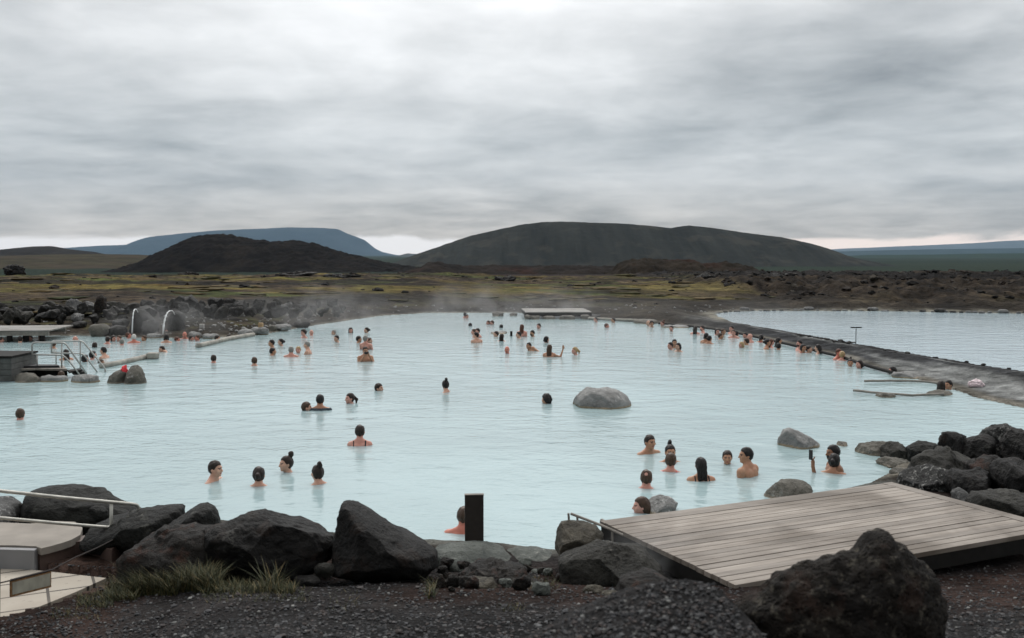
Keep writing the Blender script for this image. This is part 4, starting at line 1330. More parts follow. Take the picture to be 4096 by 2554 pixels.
M['sign_face'] = simple("rust_stained_sign_face", (0.30, 0.29, 0.235), 0.6, 0, 0.25, 7, 0.05)
M['sign_rust'] = simple("rusty_sign_edge", (0.20, 0.105, 0.04), 0.85, 0, 0.45, 22, 0.2)
quad_plate((a1, b1, c1, d1), 0.012, "sign_plate", M['sign_rust'], sg)
quad_plate((a1, b1, c1, d1), 0.004, "sign_face", M['sign_face'], sg, 0.018, 0.003)
a_, b_ = Vector(a1) - off, Vector(b1) - off
MB().tube([a_ + Vector((0, 0, 0.006)), b_ + Vector((0, 0, 0.006))], 0.009, 6).build("rope_sleeve", M['rope'], sg)
o = MB().tube([p(-60, 1395, 7.6), p(26, 1375, 8.0), p(121, 1351, 8.6), p(175, 1322, 9.05), p(230, 1298, 9.5), p(284, 1270, 9.95)], 0.006, 6).build("barrier_rope", M['rope'])
tag(o, "dark barrier rope running from the sign to the handrail boulder", "rope")

# ---- left stairs with handrails
R1 = lambda zx, zy, y: tuple(at_y(zx / 3.36, 1150 + zy / 3.36, y))
for (tp, lp, posts, y, lb) in (
        ([(432, 905), (432, 743), (875, 745), (1165, 1160)], [(432, 905), (850, 912), (935, 1000), (1085, 1195)], [(500, 910, 1100), (830, 748, 1105)], 27.0, "nearer steel handrail of the pool stairs on the left jetty"),
        ([(692, 880), (692, 720), (1112, 724), (1415, 1095), (1418, 1180)], [(692, 880), (1115, 895), (1170, 960), (1330, 1172)], [(755, 886, 1060), (1080, 727, 1095)], 28.3, "farther steel handrail of the pool stairs on the left jetty")):
    h = empty("stair_handrail", (0, 0, 0))
    tag(h, lb, "handrail", "steel handrails of the pool stairs")
    MB().tube(bend([R1(a, b, y) for a, b in tp], 0.1), 0.024, 8).build("top_rail", M['steel_rail'], h, True)
    MB().tube(bend([R1(a, b, y) for a, b in lp], 0.1), 0.022, 8).build("lower_rail", M['steel_rail'], h, True)
    for a, b, c in posts:
        MB().tube([R1(a, b, y), R1(a, c, y)], 0.022, 8).build("post", M['steel_rail'], h, True)
jt = empty("jetty", R1(500, 1130, 27.6))
tag(jt, "low timber jetty with black mat carrying the pool stairs", "jetty")


def top_poly(pts, z, h, name, mat, parent):
    q = [tuple(at_z(zx / 3.36, 1150 + zy / 3.36, z) - np.array(parent.location)) for zx, zy in pts]
    return MB().prism(q, h).build(name, mat, parent)


top_poly([(150, 1100), (480, 1090), (900, 1098), (860, 1055), (160, 1062)], 0.28, 0.05, "platform_boards", M['wood_grey'], jt)
top_poly([(155, 1060), (800, 1052), (770, 1036), (160, 1030)], 0.34, 0.08, "rubber_mat", M['rubber'], jt)
top_poly([(160, 1112), (480, 1104), (905, 1112), (905, 1100), (480, 1094), (160, 1100)], 0.22, 0.22, "platform_frame", M['wood_dark'], jt)
for k in range(3):
    top_poly([(905 + 60 * k, 1110 + 28 * k), (1085 + 30 * k, 1085 + 28 * k), (1110 + 30 * k, 1105 + 28 * k), (930 + 60 * k, 1135 + 28 * k)], 0.20 - 0.07 * k, 0.04, "step", M['wood_dark'], jt)
cb = empty("timber_box", (0, 0, 0))
tag(cb, "grey plank-clad timber box at the left picture edge in the water", "box")
bx0, bx1 = at_y(-160, 1450, 26.2), at_y(48, 1534, 26.2)
cx_, wz = (bx0[0] + bx1[0]) / 2, bx1[0] - bx0[0]
for k in range(4):
    MB().box((cx_, 26.9, 0.08 + 0.155 * k), (wz, 1.4, 0.148), bevel=0.006).build("cladding_board", M['wood_slate'], cb)
MB().box((cx_, 26.9, 0.655), (wz + 0.06, 1.48, 0.05)).build("lid", M['wood_dark'], cb)
MB().box((cx_, 26.9, -0.2), (wz - 0.02, 1.38, 0.40)).build("base", M['wood_dark'], cb)


def log(name, pts, r, lb, mat='log', cat="log", z=0.06, seg=9, group=None):
    P = [Vector(at_z(a * OV, b * OV, z)) for a, b in pts]
    Q = []
    for i in range(len(P) - 1):
        for t in np.linspace(0, 1, 8, endpoint=False):
            w = P[i].lerp(P[i + 1], t)
            w.z += (0.015 if r > 0.1 else 0.003) * math.sin(7 * t + 3 * i)
            Q.append(w)
    Q.append(P[-1])
    c = Q[0].copy()
    rr = (lambda t: r * (1 + (0.12 if r > 0.1 else 0.02) * math.sin(17 * t)))
    o = MB().tube([q - c for q in Q], rr, seg).build(name, M[mat], None, True)
    o.location = c
    tag(o, lb, cat, group)
    return o


log("floating_log", [(240, 868), (300, 856), (366, 841)], 0.085, "long bleached log running out from the pool stairs", group="bleached logs on the left side of the pool")
log("floating_log", [(468, 820), (540, 803), (600, 793)], 0.095, "bleached log angled off the mossy bank below the posts", group="bleached logs on the left side of the pool")
MB_ = MB().box((0, 0, 0), (0.34, 0.3, 0.2), bevel=0.03)
o = MB_.build("mooring_block", M['log'])
o.location = at_z(362 * OV, 843 * OV, 0.1)
tag(o, "pale block capping the far end of the log by the stairs", "block")
log("floating_pole", [(2047, 903), (2110, 902), (2170, 903), (2235, 908)], 0.03, "thin straight pole nearer the slab, floating off the spit", 'wood_grey', "pole", 0.05, group="poles floating off the gravel spit")
log("floating_pole", [(2021, 925), (2080, 931), (2160, 937), (2235, 933)], 0.03, "longer bowed pole floating off the spit, nearer the viewer", 'wood_grey', "pole", 0.05, group="poles floating off the gravel spit")
edge_pts = [(2120, 885), (2050, 865), (1990, 845), (1920, 828), (1850, 812), (1780, 796), (1720, 784), (1650, 774), (1560, 766)]
log("edging_timber", edge_pts, 0.05, "thin dark timber edging along the spit side of the pool", 'wood_dark', "edging", 0.07)
log("edging_timber", [(1395, 754), (1450, 757), (1530, 760)], 0.07, "pale timber edging right of the far platform", 'log', "edging", 0.08)

# ---- far platforms
fd = empty("far_platform", (0, 0, 0))
tag(fd, "low pale timber platform on stones at the far shore", "platform")
F0, F1, F2 = at_z(2104, 1253, 0.42), at_z(2228, 1262, 0.42), at_z(2362, 1256, 0.42)
FA = at_z(2104, 1240.5, 0.42)
fd.location = (float(F0[0]), 52.0, 0.36)
fd.rotation_euler = (0, 0, R(3))
boards(3.5, 3.6, 14, 0.012, 0.05, "platform_boards", M['pale_boards'], fd, 8)
mb = MB()
mb.box((1.75, 0.04, -0.14), (3.46, 0.06, 0.17))
mb.box((1.75, 1.8, -0.14), (3.46, 0.06, 0.17))
mb.box((0.04, 1.8, -0.14), (0.06, 3.4, 0.168))
mb.box((3.46, 1.8, -0.14), (0.06, 3.4, 0.168))
mb.build("platform_frame", M['wood_dark'], fd)
for xx in (0.2, 1.2, 2.2, 3.3):
    MB().box((xx, 0.12, -0.4), (0.14, 0.12, 0.45)).build("support_post", M['wood_grey'], fd)
    MB().box((xx, 3.3, -0.4), (0.14, 0.12, 0.45)).build("support_post", M['wood_grey'], fd)
for i, (a, b, w) in enumerate(((1268, 756, 26), (1300, 757, 34), (1345, 756, 44), (1250, 754, 20), (1386, 754, 24))):
    rock((a - w / 2, b - 9, a + w / 2, b + 1), 51.6 + 0.2 * (i % 2), 'pool_rock_brown', ["first stone from the left end under the far platform", "small stone under the middle of the far platform's front", "widest stone under the far platform", "corner stone at the far platform's left end", "stone under the far platform's right end"][[1, 1, 2, 3, 4][i]] if i else "second stone from the left under the far platform",
         0.3, 3, 560 + i, 0.05, 8, name="shore_stone", cat="stone", group="stones under the far platform", sink=0.15)
lj = empty("far_jetty", (0, 0, 0))
tag(lj, "pale slatted timber jetty on the far left shore", "jetty")
q0, q1 = at_z(-200, 1325, 0.45), at_z(304, 1321, 0.45)
q2, q3 = at_z(344, 1291, 0.45), at_z(-200, 1306, 0.45)
lj.location = tuple(float(v) for v in q0)
ang = math.atan2(q1[1] - q0[1], q1[0] - q0[0])
lj.rotation_euler = (0, 0, ang)
LL = float(np.hypot(*(q1 - q0)[:2]))
boards(LL - 1.0, 2.9, 14, 0.012, 0.05, "jetty_boards", M['pale_boards'], lj, 9)
MB().box((LL / 2 - .5, 0.05, -0.13), (LL - 1.04, 0.07, 0.15)).box((LL / 2 - .5, 2.0, -0.13), (LL - 1.04, 0.07, 0.15)).build("jetty_frame", M['wood_grey'], lj)
for k in range(6):
    MB().box((0.3 + k * (LL - 1.6) / 5, 0.15, -0.45), (0.16, 0.16, 0.48)).build("support_post", M['wood_dark'], lj)

# ---- posts, water jets, T sign, towel, cloth
for (ox, t, b, mt, lb) in ((478, 768, 791, 'wood_pale', "short white post on the mossy bank above the pale slabs"), (617.5, 765, 789, 'wood_tan', "short tan timber post on the mossy bank")):
    y = 41.8
    a, c = at_y(ox * OV, t * OV, y), at_y(ox * OV, b * OV, y)
    o = MB().box((0, 0, (a[2] - 0.0) / 2), (0.19, 0.16, a[2]), bevel=0.012).build("shore_post", M[mt])
    o.location = (float(a[0]), y, 0.0)
    tag(o, lb, "post", "short posts on the left bank")
R2 = lambda zx, zy, y: tuple(at_y(650 + zx / 3.36, 1150 + zy / 3.36, y))
o = MB().tube(bend([R1(1865, 365, 41.5), R1(1835, 290, 41.3), R1(1800, 300, 41.0), R1(1785, 400, 40.8), R1(1775, 620, 40.6)], 0.2), lambda t: (0.014 + 0.014 * t) * (1 + 0.35 * math.sin(40 * t)), 8).build("water_jet", M['water_jet'], None, True)
tag(o, "thin straight white water jet falling from the dark rock pillar", "water jet", "water jets falling into the pool")
o = MB().tube(bend([R2(170, 380, 41.5), R2(140, 310, 41.3), R2(80, 320, 41.1), R2(45, 380, 40.8), R2(20, 480, 40.6), R2(5, 640, 40.4)], 0.25), lambda t: (0.016 + 0.022 * t) * (1 + 0.35 * math.sin(43 * t)), 8).build("water_jet", M['water_jet'], None, True)
tag(o, "curved white water jet arching from the mossy rock pillar", "water jet", "water jets falling into the pool")
ts = at_y(2027 * OV, 796 * OV, 37.2)
tt = empty("small_sign", (float(ts[0]), 37.2, float(max(gz(ts[0], 37.2)[0], 0.05))))
tag(tt, "small T-shaped sign on the spit's stony lagoon edge", "sign")
zt = float(at_y(0, 778 * OV, 37.2)[2]) - tt.location.z
MB().tube([(0, 0, -0.15), (0, 0, zt)], 0.014, 6).build("pole", M['wood_dark'], tt)
MB().box((0, 0, zt + 0.03), (0.40, 0.07, 0.04)).build("crossbar", M['wood_dark'], tt)


def cloth(name, ou, ov, y, w, d, h, mat, lb, cat, seed, z=None):
    V, F = ICO[4]
    P = V.copy()
    n = fbm(V[:, 0] * 2.2 + seed, V[:, 1] * 2.2, V[:, 2] * 2.2, 4) + np.abs(fbm(V[:, 0] * 4 + seed, V[:, 1] * 4, V[:, 2] * 4, 3))
    P = P * (1 + 0.45 * n)[:, None] * np.array([w / 2, d / 2, h / 2])
    P[:, 2] = np.maximum(P[:, 2], -h * 0.3) + h * 0.3
    o = link(name, np_mesh(name, P, F), M[mat])
    q = at_y(ou * OV, ov * OV, y)
    o.location = (float(q[0]), y, float(q[2]) if z is None else z)
    tag(o, lb, cat)
    return o


tp = hit([2311 * OV], [916 * OV])[0]
cloth("towel", 2311, 915, float(tp[1]), 0.36, 0.25, 0.2, 'towel', "crumpled white and pink towel left on the dark gravel spit", "towel", 3, float(tp[2]))
cloth("red_cloth", 295, 886, float(at_z(0, 906 * OV)[1]) + 0.0, 0.17, 0.14, 0.24, 'red_cloth', "red cloth tucked between the two grey pool rocks", "cloth", 5)
o = MB().tube([at_y(2045, 1349, 41), at_y(2045, 1326, 41)], 0.05, 8).build("float_marker", M['wood_dark'])
tag(o, "slim dark upright marker in the water among the far bathers", "marker")


# ------------------------------------------------------------------ gravel, pebbles, grass
def gravel():
    rng = np.random.default_rng(2)
    V0, F0 = ICO[1]
    n = 17000
    u = rng.uniform(-150, 4250, n)
    v = 2260 + 420 * rng.random(n) ** 0.8
    H = hit(u, v, 16)
    ok = (H[:, 1] < 10.4) & (sdist(TILES, H[:, 0], H[:, 1]) < -0.02) & (H[:, 2] > 0.05)
    H = H[ok]
    rem = len(H)
    s = 0.006 + 0.010 * rng.random(rem) ** 2 + 0.014 * (rng.random(rem) > 0.985)
    mound = np.exp(-((H[:, 0] - 0.7) / 0.8) ** 2 - ((H[:, 1] - 4.0) / 0.9) ** 2)
    s = np.minimum(s, 0.016 + 0.02 * (1 - mound)) * (1 - 0.35 * mound)
    rot = rng.uniform(0, 6.28, rem)
    P = V0[None] * (1 + 0.25 * rng.normal(size=(rem, len(V0), 1)))
    P = P * (s[:, None, None] * np.stack([np.full(rem, 1.1), np.full(rem, 0.9), np.full(rem, 0.7)], -1)[:, None, :])
    c, si = np.cos(rot)[:, None], np.sin(rot)[:, None]
    X = P[..., 0] * c - P[..., 1] * si + H[:, None, 0]
    Y = P[..., 0] * si + P[..., 1] * c + H[:, None, 1]
    zg = gz(H[:, 0], H[:, 1])
    Z = P[..., 2] + zg[:, None] + s[:, None] * 0.3
    V = np.stack([X, Y, Z], -1).reshape(-1, 3)
    F = (F0[None] + (np.arange(rem) * len(V0))[:, None, None]).reshape(-1, 3)
    me = np_mesh("gravel", V, F, False)
    tone = np.repeat(rng.random(rem), len(V0)).astype(np.float32)
    at = me.attributes.new("stone_tone", 'FLOAT', 'POINT')
    at.data.foreach_set("value", tone)
    m, nt, b = new_mat("dark_gravel_stones")
    a = nt.nodes.new('ShaderNodeAttribute')
    a.attribute_name = "stone_tone"
    nt.links.new(ramp(nt, a.outputs['Fac'], [(0.0, (0.009, 0.009, 0.010)), (0.6, (0.030, 0.031, 0.034)), (0.82, (0.040, 0.028, 0.024)), (0.93, (0.075, 0.077, 0.08)), (1.0, (0.17, 0.17, 0.16))]), b.inputs['Base Color'])
    b.inputs['Roughness'].default_value = 0.8
    o = link("gravel", me, m)
    tag(o, "loose dark gravel stones spread over the foreground", "gravel", kind="stuff")


gravel()


def pebbles():
    """pale pebbles strewn over the bank at the left and far shores"""
    rng = np.random.default_rng(4)
    V0, F0 = ICO[1]
    u = np.concatenate([rng.uniform(430, 830, 260), rng.uniform(800, 1750, 90), rng.uniform(0, 430, 60)])
    v = np.concatenate([rng.uniform(738, 792, 260), rng.uniform(722, 742, 90), rng.uniform(745, 792, 60)])
    H = hit(u * OV, v * OV, 75)
    H = H[(H[:, 2] > 0.04)]
    n = len(H)
    s = 0.03 + 0.07 * rng.random(n) ** 2.5
    P = V0[None] * (1 + 0.2 * rng.normal(size=(n, len(V0), 1))) * s[:, None, None] * np.array([1.2, 1.0, 0.6])
    V = (P + (H + np.array([0, 0, 0.02]))[:, None, :]).reshape(-1, 3)
    F = (F0[None] + (np.arange(n) * len(V0))[:, None, None]).reshape(-1, 3)
    o = link("pebbles", np_mesh("pebbles", V, F, False), M['pool_rock'])
    tag(o, "pale pebbles strewn over the bank behind the pool", "pebbles", kind="stuff")


pebbles()


def grass():
    rng = np.random.default_rng(7)
    areas = [  # overview polygon boxes: u0, v0, u1, v1, count, height
        (250, 1385, 330, 1425, 900, 0.14), (300, 1378, 420, 1412, 2200, 0.26), (330, 1380, 500, 1404, 2600, 0.34), (180, 1405, 270, 1440, 700, 0.09), (400, 1372, 520, 1400, 1700, 0.30),
        (470, 1378, 700, 1408, 1900, 0.13), (620, 1378, 668, 1400, 220, 0.34), (1010, 1376, 1030, 1420, 160, 0.13), (1240, 1370, 1320, 1400, 260, 0.09), (480, 1395, 740, 1428, 500, 0.07), (1180, 1430, 1240, 1450, 70, 0.06), (780, 1400, 860, 1450, 90, 0.06), (120, 1440, 240, 1470, 260, 0.06)]
    U, Vv, Hh = [], [], []
    for (a, b, c, d, n, h) in areas:
        U.append(rng.uniform(a, c, n))
        Vv.append(rng.uniform(b, d, n))
        Hh.append(0.68 * h * rng.uniform(0.4, 1.3, n))
    u, v, h = np.concatenate(U), np.concatenate(Vv), np.concatenate(Hh)
    H = hit(u * OV, v * OV, 14)
    keep = (sdist(TILES, H[:, 0], H[:, 1]) < 0.02) & (H[:, 2] > 0.1)
    H, h = H[keep], h[keep]
    n = len(H)
    H[:, 2] = gz(H[:, 0], H[:, 1])
    a = rng.uniform(0, 6.28, n)
    lean = rng.uniform(0.15, 1.15, n) * h
    w = 0.0028
    dx, dy = np.cos(a), np.sin(a)
    px_, py_ = -dy * w, dx * w
    V = []
    for t, ww in ((0, 1.0), (0.45, 0.8), (0.8, 0.5)):
        cx = H[:, 0] + dx * lean * t * t
        cy = H[:, 1] + dy * lean * t * t
        cz = H[:, 2] + h * (t - 0.18 * t * t) - 0.01
        V.append(np.stack([cx - px_ * ww, cy - py_ * ww, cz], -1))
        V.append(np.stack([cx + px_ * ww, cy + py_ * ww, cz], -1))
    V.append(np.stack([H[:, 0] + dx * lean, H[:, 1] + dy * lean, H[:, 2] + h * 0.82], -1))
    V = np.stack(V, 1)
    k = np.arange(n)[:, None] * 7
    F = np.concatenate([np.concatenate([k + 0, k + 1, k + 3, k + 2], 1), np.concatenate([k + 2, k + 3, k + 5, k + 4], 1), np.concatenate([k + 4, k + 5, k + 6, k + 6], 1)])
    tri = F[2 * n:, :3]
    me = bpy.data.meshes.new("grass")
    verts = V.reshape(-1, 3)
    faces = [tuple(f) for f in F[:2 * n].tolist()] + [tuple(f) for f in tri.tolist()]
    me.from_pydata(verts.tolist(), [], faces)
    at = me.attributes.new("blade_tone", 'FLOAT', 'POINT')
    at.data.foreach_set("value", np.repeat(np.clip(rng.normal(0.48, 0.28, n), 0, 1), 7).astype(np.float32))
    m, nt, b = new_mat("grass_blades")
    q = nt.nodes.new('ShaderNodeAttribute')
    q.attribute_name = "blade_tone"
    nt.links.new(ramp(nt, q.outputs['Fac'], [(0.0, (0.014, 0.020, 0.006)), (0.45, (0.036, 0.044, 0.011)), (0.75, (0.078, 0.068, 0.020)), (1.0, (0.19, 0.14, 0.058))]), b.inputs['Base Color'])
    b.inputs['Roughness'].default_value = 0.7
    o = link("grass", me, m)
    tag(o, "green and straw-coloured grass growing round the near boulders", "grass", kind="stuff")


grass()


def scatter(name, label, mat_name, n, seed, smin_, smax_, flat, test, cols):
    """countless small lumps over the plain, one mesh"""
    rng = np.random.default_rng(seed)
    V0, F0 = ICO[2]
    y = 40 + 110 * rng.random(n) ** 1.1
    x = (rng.random(n) - 0.5) * 1.25 * y
    z, dist, dm, dl, lava = ground_full(x, y)
    ok = test(x, y, z, dist, lava, rng.random(n))
    x, y, z = x[ok], y[ok], z[ok]
    m_ = len(x)
    s = smin_ + (smax_ - smin_) * rng.random(m_) ** 2.5
    P = V0[None] * (1 + 0.22 * rng.normal(size=(m_, len(V0), 1))) * s[:, None, None] * np.array([1.25, 1.0, flat])
    r = rng.uniform(0, 6.28, m_)
    c, si = np.cos(r)[:, None], np.sin(r)[:, None]
    X, Y = P[..., 0] * c - P[..., 1] * si + x[:, None], P[..., 0] * si + P[..., 1] * c + y[:, None]
    V = np.stack([X, Y, P[..., 2] + z[:, None]], -1).reshape(-1, 3)
    F = (F0[None] + (np.arange(m_) * len(V0))[:, None, None]).reshape(-1, 3)
    me = np_mesh(name, V, F, flat < 0.4)
    at = me.attributes.new("lump_tone", 'FLOAT', 'POINT')
    at.data.foreach_set("value", np.repeat(rng.random(m_), len(V0)).astype(np.float32))
    m, nt, b = new_mat(mat_name)
    a = nt.nodes.new('ShaderNodeAttribute')
    a.attribute_name = "lump_tone"
    cc = ramp(nt, a.outputs['Fac'], cols)
    k = nt.nodes.new('ShaderNodeCombineXYZ')
    f = mapr(nt, noise(nt, pos(nt), 3.0, 5, 0.65), 0.3, 0.7, 0.5, 1.5, False)
    for i in range(3):
        nt.links.new(f, k.inputs[i])
    nt.links.new(mixc(nt, 1.0, cc, k.outputs[0], 'MULTIPLY'), b.inputs['Base Color'])
    b.inputs['Roughness'].default_value = 0.95
    b.inputs['Specular IOR Level'].default_value = 0.15
    o = link(name, me, m)
    tag(o, label, name.replace('_', ' '), kind="stuff")


scatter("lava_rubble", "black lava rubble strewn over the plain and lava field", "lava_rubble_stone", 5200, 21, 0.06, 0.34, 0.65,
        lambda x, y, z, d, lv, r: (d > 3.5) & (r < np.where(lv > 0.3, 1.0, 0.10)), [(0.0, (0.005, 0.005, 0.005)), (0.6, (0.016, 0.0145, 0.0135)), (0.9, (0.034, 0.026, 0.021)), (1.0, (0.07, 0.065, 0.055))])
scatter("moss", "low olive and straw-coloured moss cushions on the plain behind the pool", "moss_cushions", 3000, 22, 0.15, 0.95, 0.09,
        lambda x, y, z, d, lv, r: (d > 4.5) & (lv < 0.4) & (fbm(x * 0.12, y * 0.2, 41.0, 3) > 0.0), [(0.0, (0.030, 0.034, 0.012)), (0.35, (0.055, 0.048, 0.020)), (0.7, (0.080, 0.058, 0.026)), (1.0, (0.10, 0.074, 0.036))])

# ------------------------------------------------------------------ bathers
def surface_nets(f, o, h):
    """closed surface of the zero level of a sampled field"""
    nx, ny, nz = f.shape
    ins = f < 0
    corners = [(i, j, k) for i in (0, 1) for j in (0, 1) for k in (0, 1)]
    sl = lambda c, s=1: tuple(slice(c[a], f.shape[a] - 1 + c[a]) for a in range(3))
    cnt = sum(ins[sl(c)].astype(np.int8) for c in corners)
    act = (cnt > 0) & (cnt < 8)
    idx = np.full(act.shape, -1, np.int64)
    cells = np.argwhere(act)
    idx[act] = np.arange(len(cells))
    acc = np.zeros((len(cells), 3))
    num = np.zeros(len(cells))
    for a in corners:
        for ax in range(3):
            if a[ax]:
                continue
            b = list(a)
            b[ax] = 1
            fa = f[tuple((cells + np.array(a)).T)]
            fb = f[tuple((cells + np.array(b)).T)]
            m = (fa < 0) != (fb < 0)
            t = np.where(m, fa / np.where(m, fa - fb, 1), 0)
            p = np.array(a, float)[None, :] + np.zeros((len(cells), 3))
            p[:, ax] += t
            acc += p * m[:, None]
            num += m
    V = (cells + acc / num[:, None]) * h + o
    quads = []
    for ax in range(3):
        s0 = [slice(None)] * 3
        s1 = [slice(None)] * 3
        s0[ax], s1[ax] = slice(0, -1), slice(1, None)
        x = ins[tuple(s0)] != ins[tuple(s1)]
        e = np.argwhere(x)
        o1, o2 = [q for q in range(3) if q != ax]
        e = e[(e[:, o1] > 0) & (e[:, o2] > 0) & (e[:, o1] < act.shape[o1]) & (e[:, o2] < act.shape[o2])]
        q = []
        for d1, d2 in ((0, 0), (1, 0), (1, 1), (0, 1)):
            c = e.copy()
            c[:, o1] -= d1
            c[:, o2] -= d2
            q.append(idx[tuple(c.T)])
        q = np.stack(q, 1)
        flip = ins[tuple(e.T)] ^ (ax == 1)
        q[flip] = q[flip][:, ::-1]
        quads.append(q)
    Q = np.concatenate(quads)
    Q = Q[(Q >= 0).all(1)]
    return V, Q[:, ::-1]


def ell(P, c, r):
    r = np.array(r)
    q = P - np.array(c)
    k0 = np.linalg.norm(q / r, axis=-1)
    k1 = np.linalg.norm(q / (r * r), axis=-1) + 1e-9
    return k0 * (k0 - 1) / k1


def cap(P, a, b, r1, r2=None):
    r2 = r1 if r2 is None else r2
    a, b = np.array(a, float), np.array(b, float)
    pa, ba = P - a, b - a
    t = np.clip((pa @ ba) / (ba @ ba), 0, 1)
    return np.linalg.norm(pa - t[..., None] * ba, axis=-1) - (r1 + (r2 - r1) * t)


def smin(a, b, k):
    h = np.clip(0.5 + 0.5 * (b - a) / k, 0, 1)
    return b * (1 - h) + a * h - k * h * (1 - h)


def head_frame(P, turn=0.0, tilt=0.0):
    """undo the head's own turn (about the neck) before evaluating the head"""
    piv = np.array([0, 0.02, -0.22])
    q = P - piv
    c, s = math.cos(R(turn)), math.sin(R(turn))
    x, y = q[..., 0] * c + q[..., 1] * s, -q[..., 0] * s + q[..., 1] * c
    z = q[..., 2]
    c, s = math.cos(R(tilt)), math.sin(R(tilt))
    y, z = y * c - z * s, y * s + z * c
    return np.stack([x, y, z], -1) + piv


def head_sdf(H):
    d = ell(H, (0, 0.008, -0.100), (0.074, 0.094, 0.098))
    d = smin(d, ell(H, (0, -0.030, -0.160), (0.054, 0.058, 0.062)), 0.03)
    d = smin(d, ell(H, (0, -0.068, -0.205), (0.024, 0.020, 0.018)), 0.02)           # chin
    d = smin(d, cap(H, (0, -0.086, -0.100), (0, -0.106, -0.142), 0.009, 0.014), 0.012)   # nose
    d = smin(d, cap(H, (-0.03, -0.078, -0.090), (0.03, -0.078, -0.090), 0.012), 0.015)   # brow
    d = smin(d, cap(H, (-0.018, -0.082, -0.170), (0.018, -0.082, -0.170), 0.008), 0.01)  # lips
    for s in (-1, 1):
        d = smin(d, ell(H, (s * 0.046, -0.058, -0.135), (0.022, 0.022, 0.022)), 0.02)
        d = smin(d, ell(H, (s * 0.077, 0.012, -0.122), (0.009, 0.022, 0.032)), 0.006)
        d = -smin(-d, ell(H, (s * 0.031, -0.097, -0.112), (0.013, 0.012, 0.009)), 0.008)
    return d


POSE = {
    'm': dict(sw=0.185, female=False), 'f': dict(sw=0.158, female=True),
    'm_turn': dict(sw=0.185, female=False, turn=48), 'f_turn': dict(sw=0.158, female=True, turn=-48), 'f_turn2': dict(sw=0.158, female=True, turn=52),
    'm_bend': dict(sw=0.19, female=False, bend=20, tilt=12),
    'm_cam': dict(sw=0.19, female=False, arms=[[(-0.24, -0.06, -0.56), (-0.05, -0.21, -0.235)], [(0.26, -0.08, -0.54), (0.06, -0.20, -0.20)]], hands=[((-0.05, -0.21, -0.235), (0.8, -0.35, 0.5)), ((0.06, -0.20, -0.20), (-0.7, -0.4, 0.55))]),
    'm_phone': dict(sw=0.185, female=False, turn=10, arms=[[(-0.24, -0.02, -0.60), (-0.10, -0.16, -0.70)], [(0.18, -0.28, -0.60), (0.12, -0.33, -0.30)]], hands=[((0.12, -0.33, -0.30), (-0.1, 0.0, 1.0))]),
    'f_side': dict(sw=0.158, female=True, arms=[[(-0.20, 0.02, -0.60), (-0.16, -0.16, -0.66)], [(0.36, -0.05, -0.33), (0.56, -0.12, -0.31)]], hands=[((0.56, -0.12, -0.31), (0.95, -0.2, 0.1))]),
    'f_up': dict(sw=0.160, female=True, arms=[[(-0.36, 0.04, -0.38), (-0.43, -0.02, -0.15)], [(0.20, 0.02, -0.60), (0.16, -0.16, -0.66)]], hands=[((-0.43, -0.02, -0.15), (-0.1, 0.0, 1.0))]),
    'm_reach': dict(sw=0.18, female=False, arms=[[(-0.22, -0.14, -0.50), (-0.16, -0.42, -0.42)], [(0.24, -0.10, -0.48), (0.18, -0.40, -0.38)]], hands=[((-0.16, -0.42, -0.42), (0.2, -0.9, 0.3)), ((0.18, -0.40, -0.38), (-0.2, -0.9, 0.3))]),
    'swim': dict(sw=0.17, female=False, swim=True),
    'f_lean': dict(sw=0.155, female=True, lean=True),
}


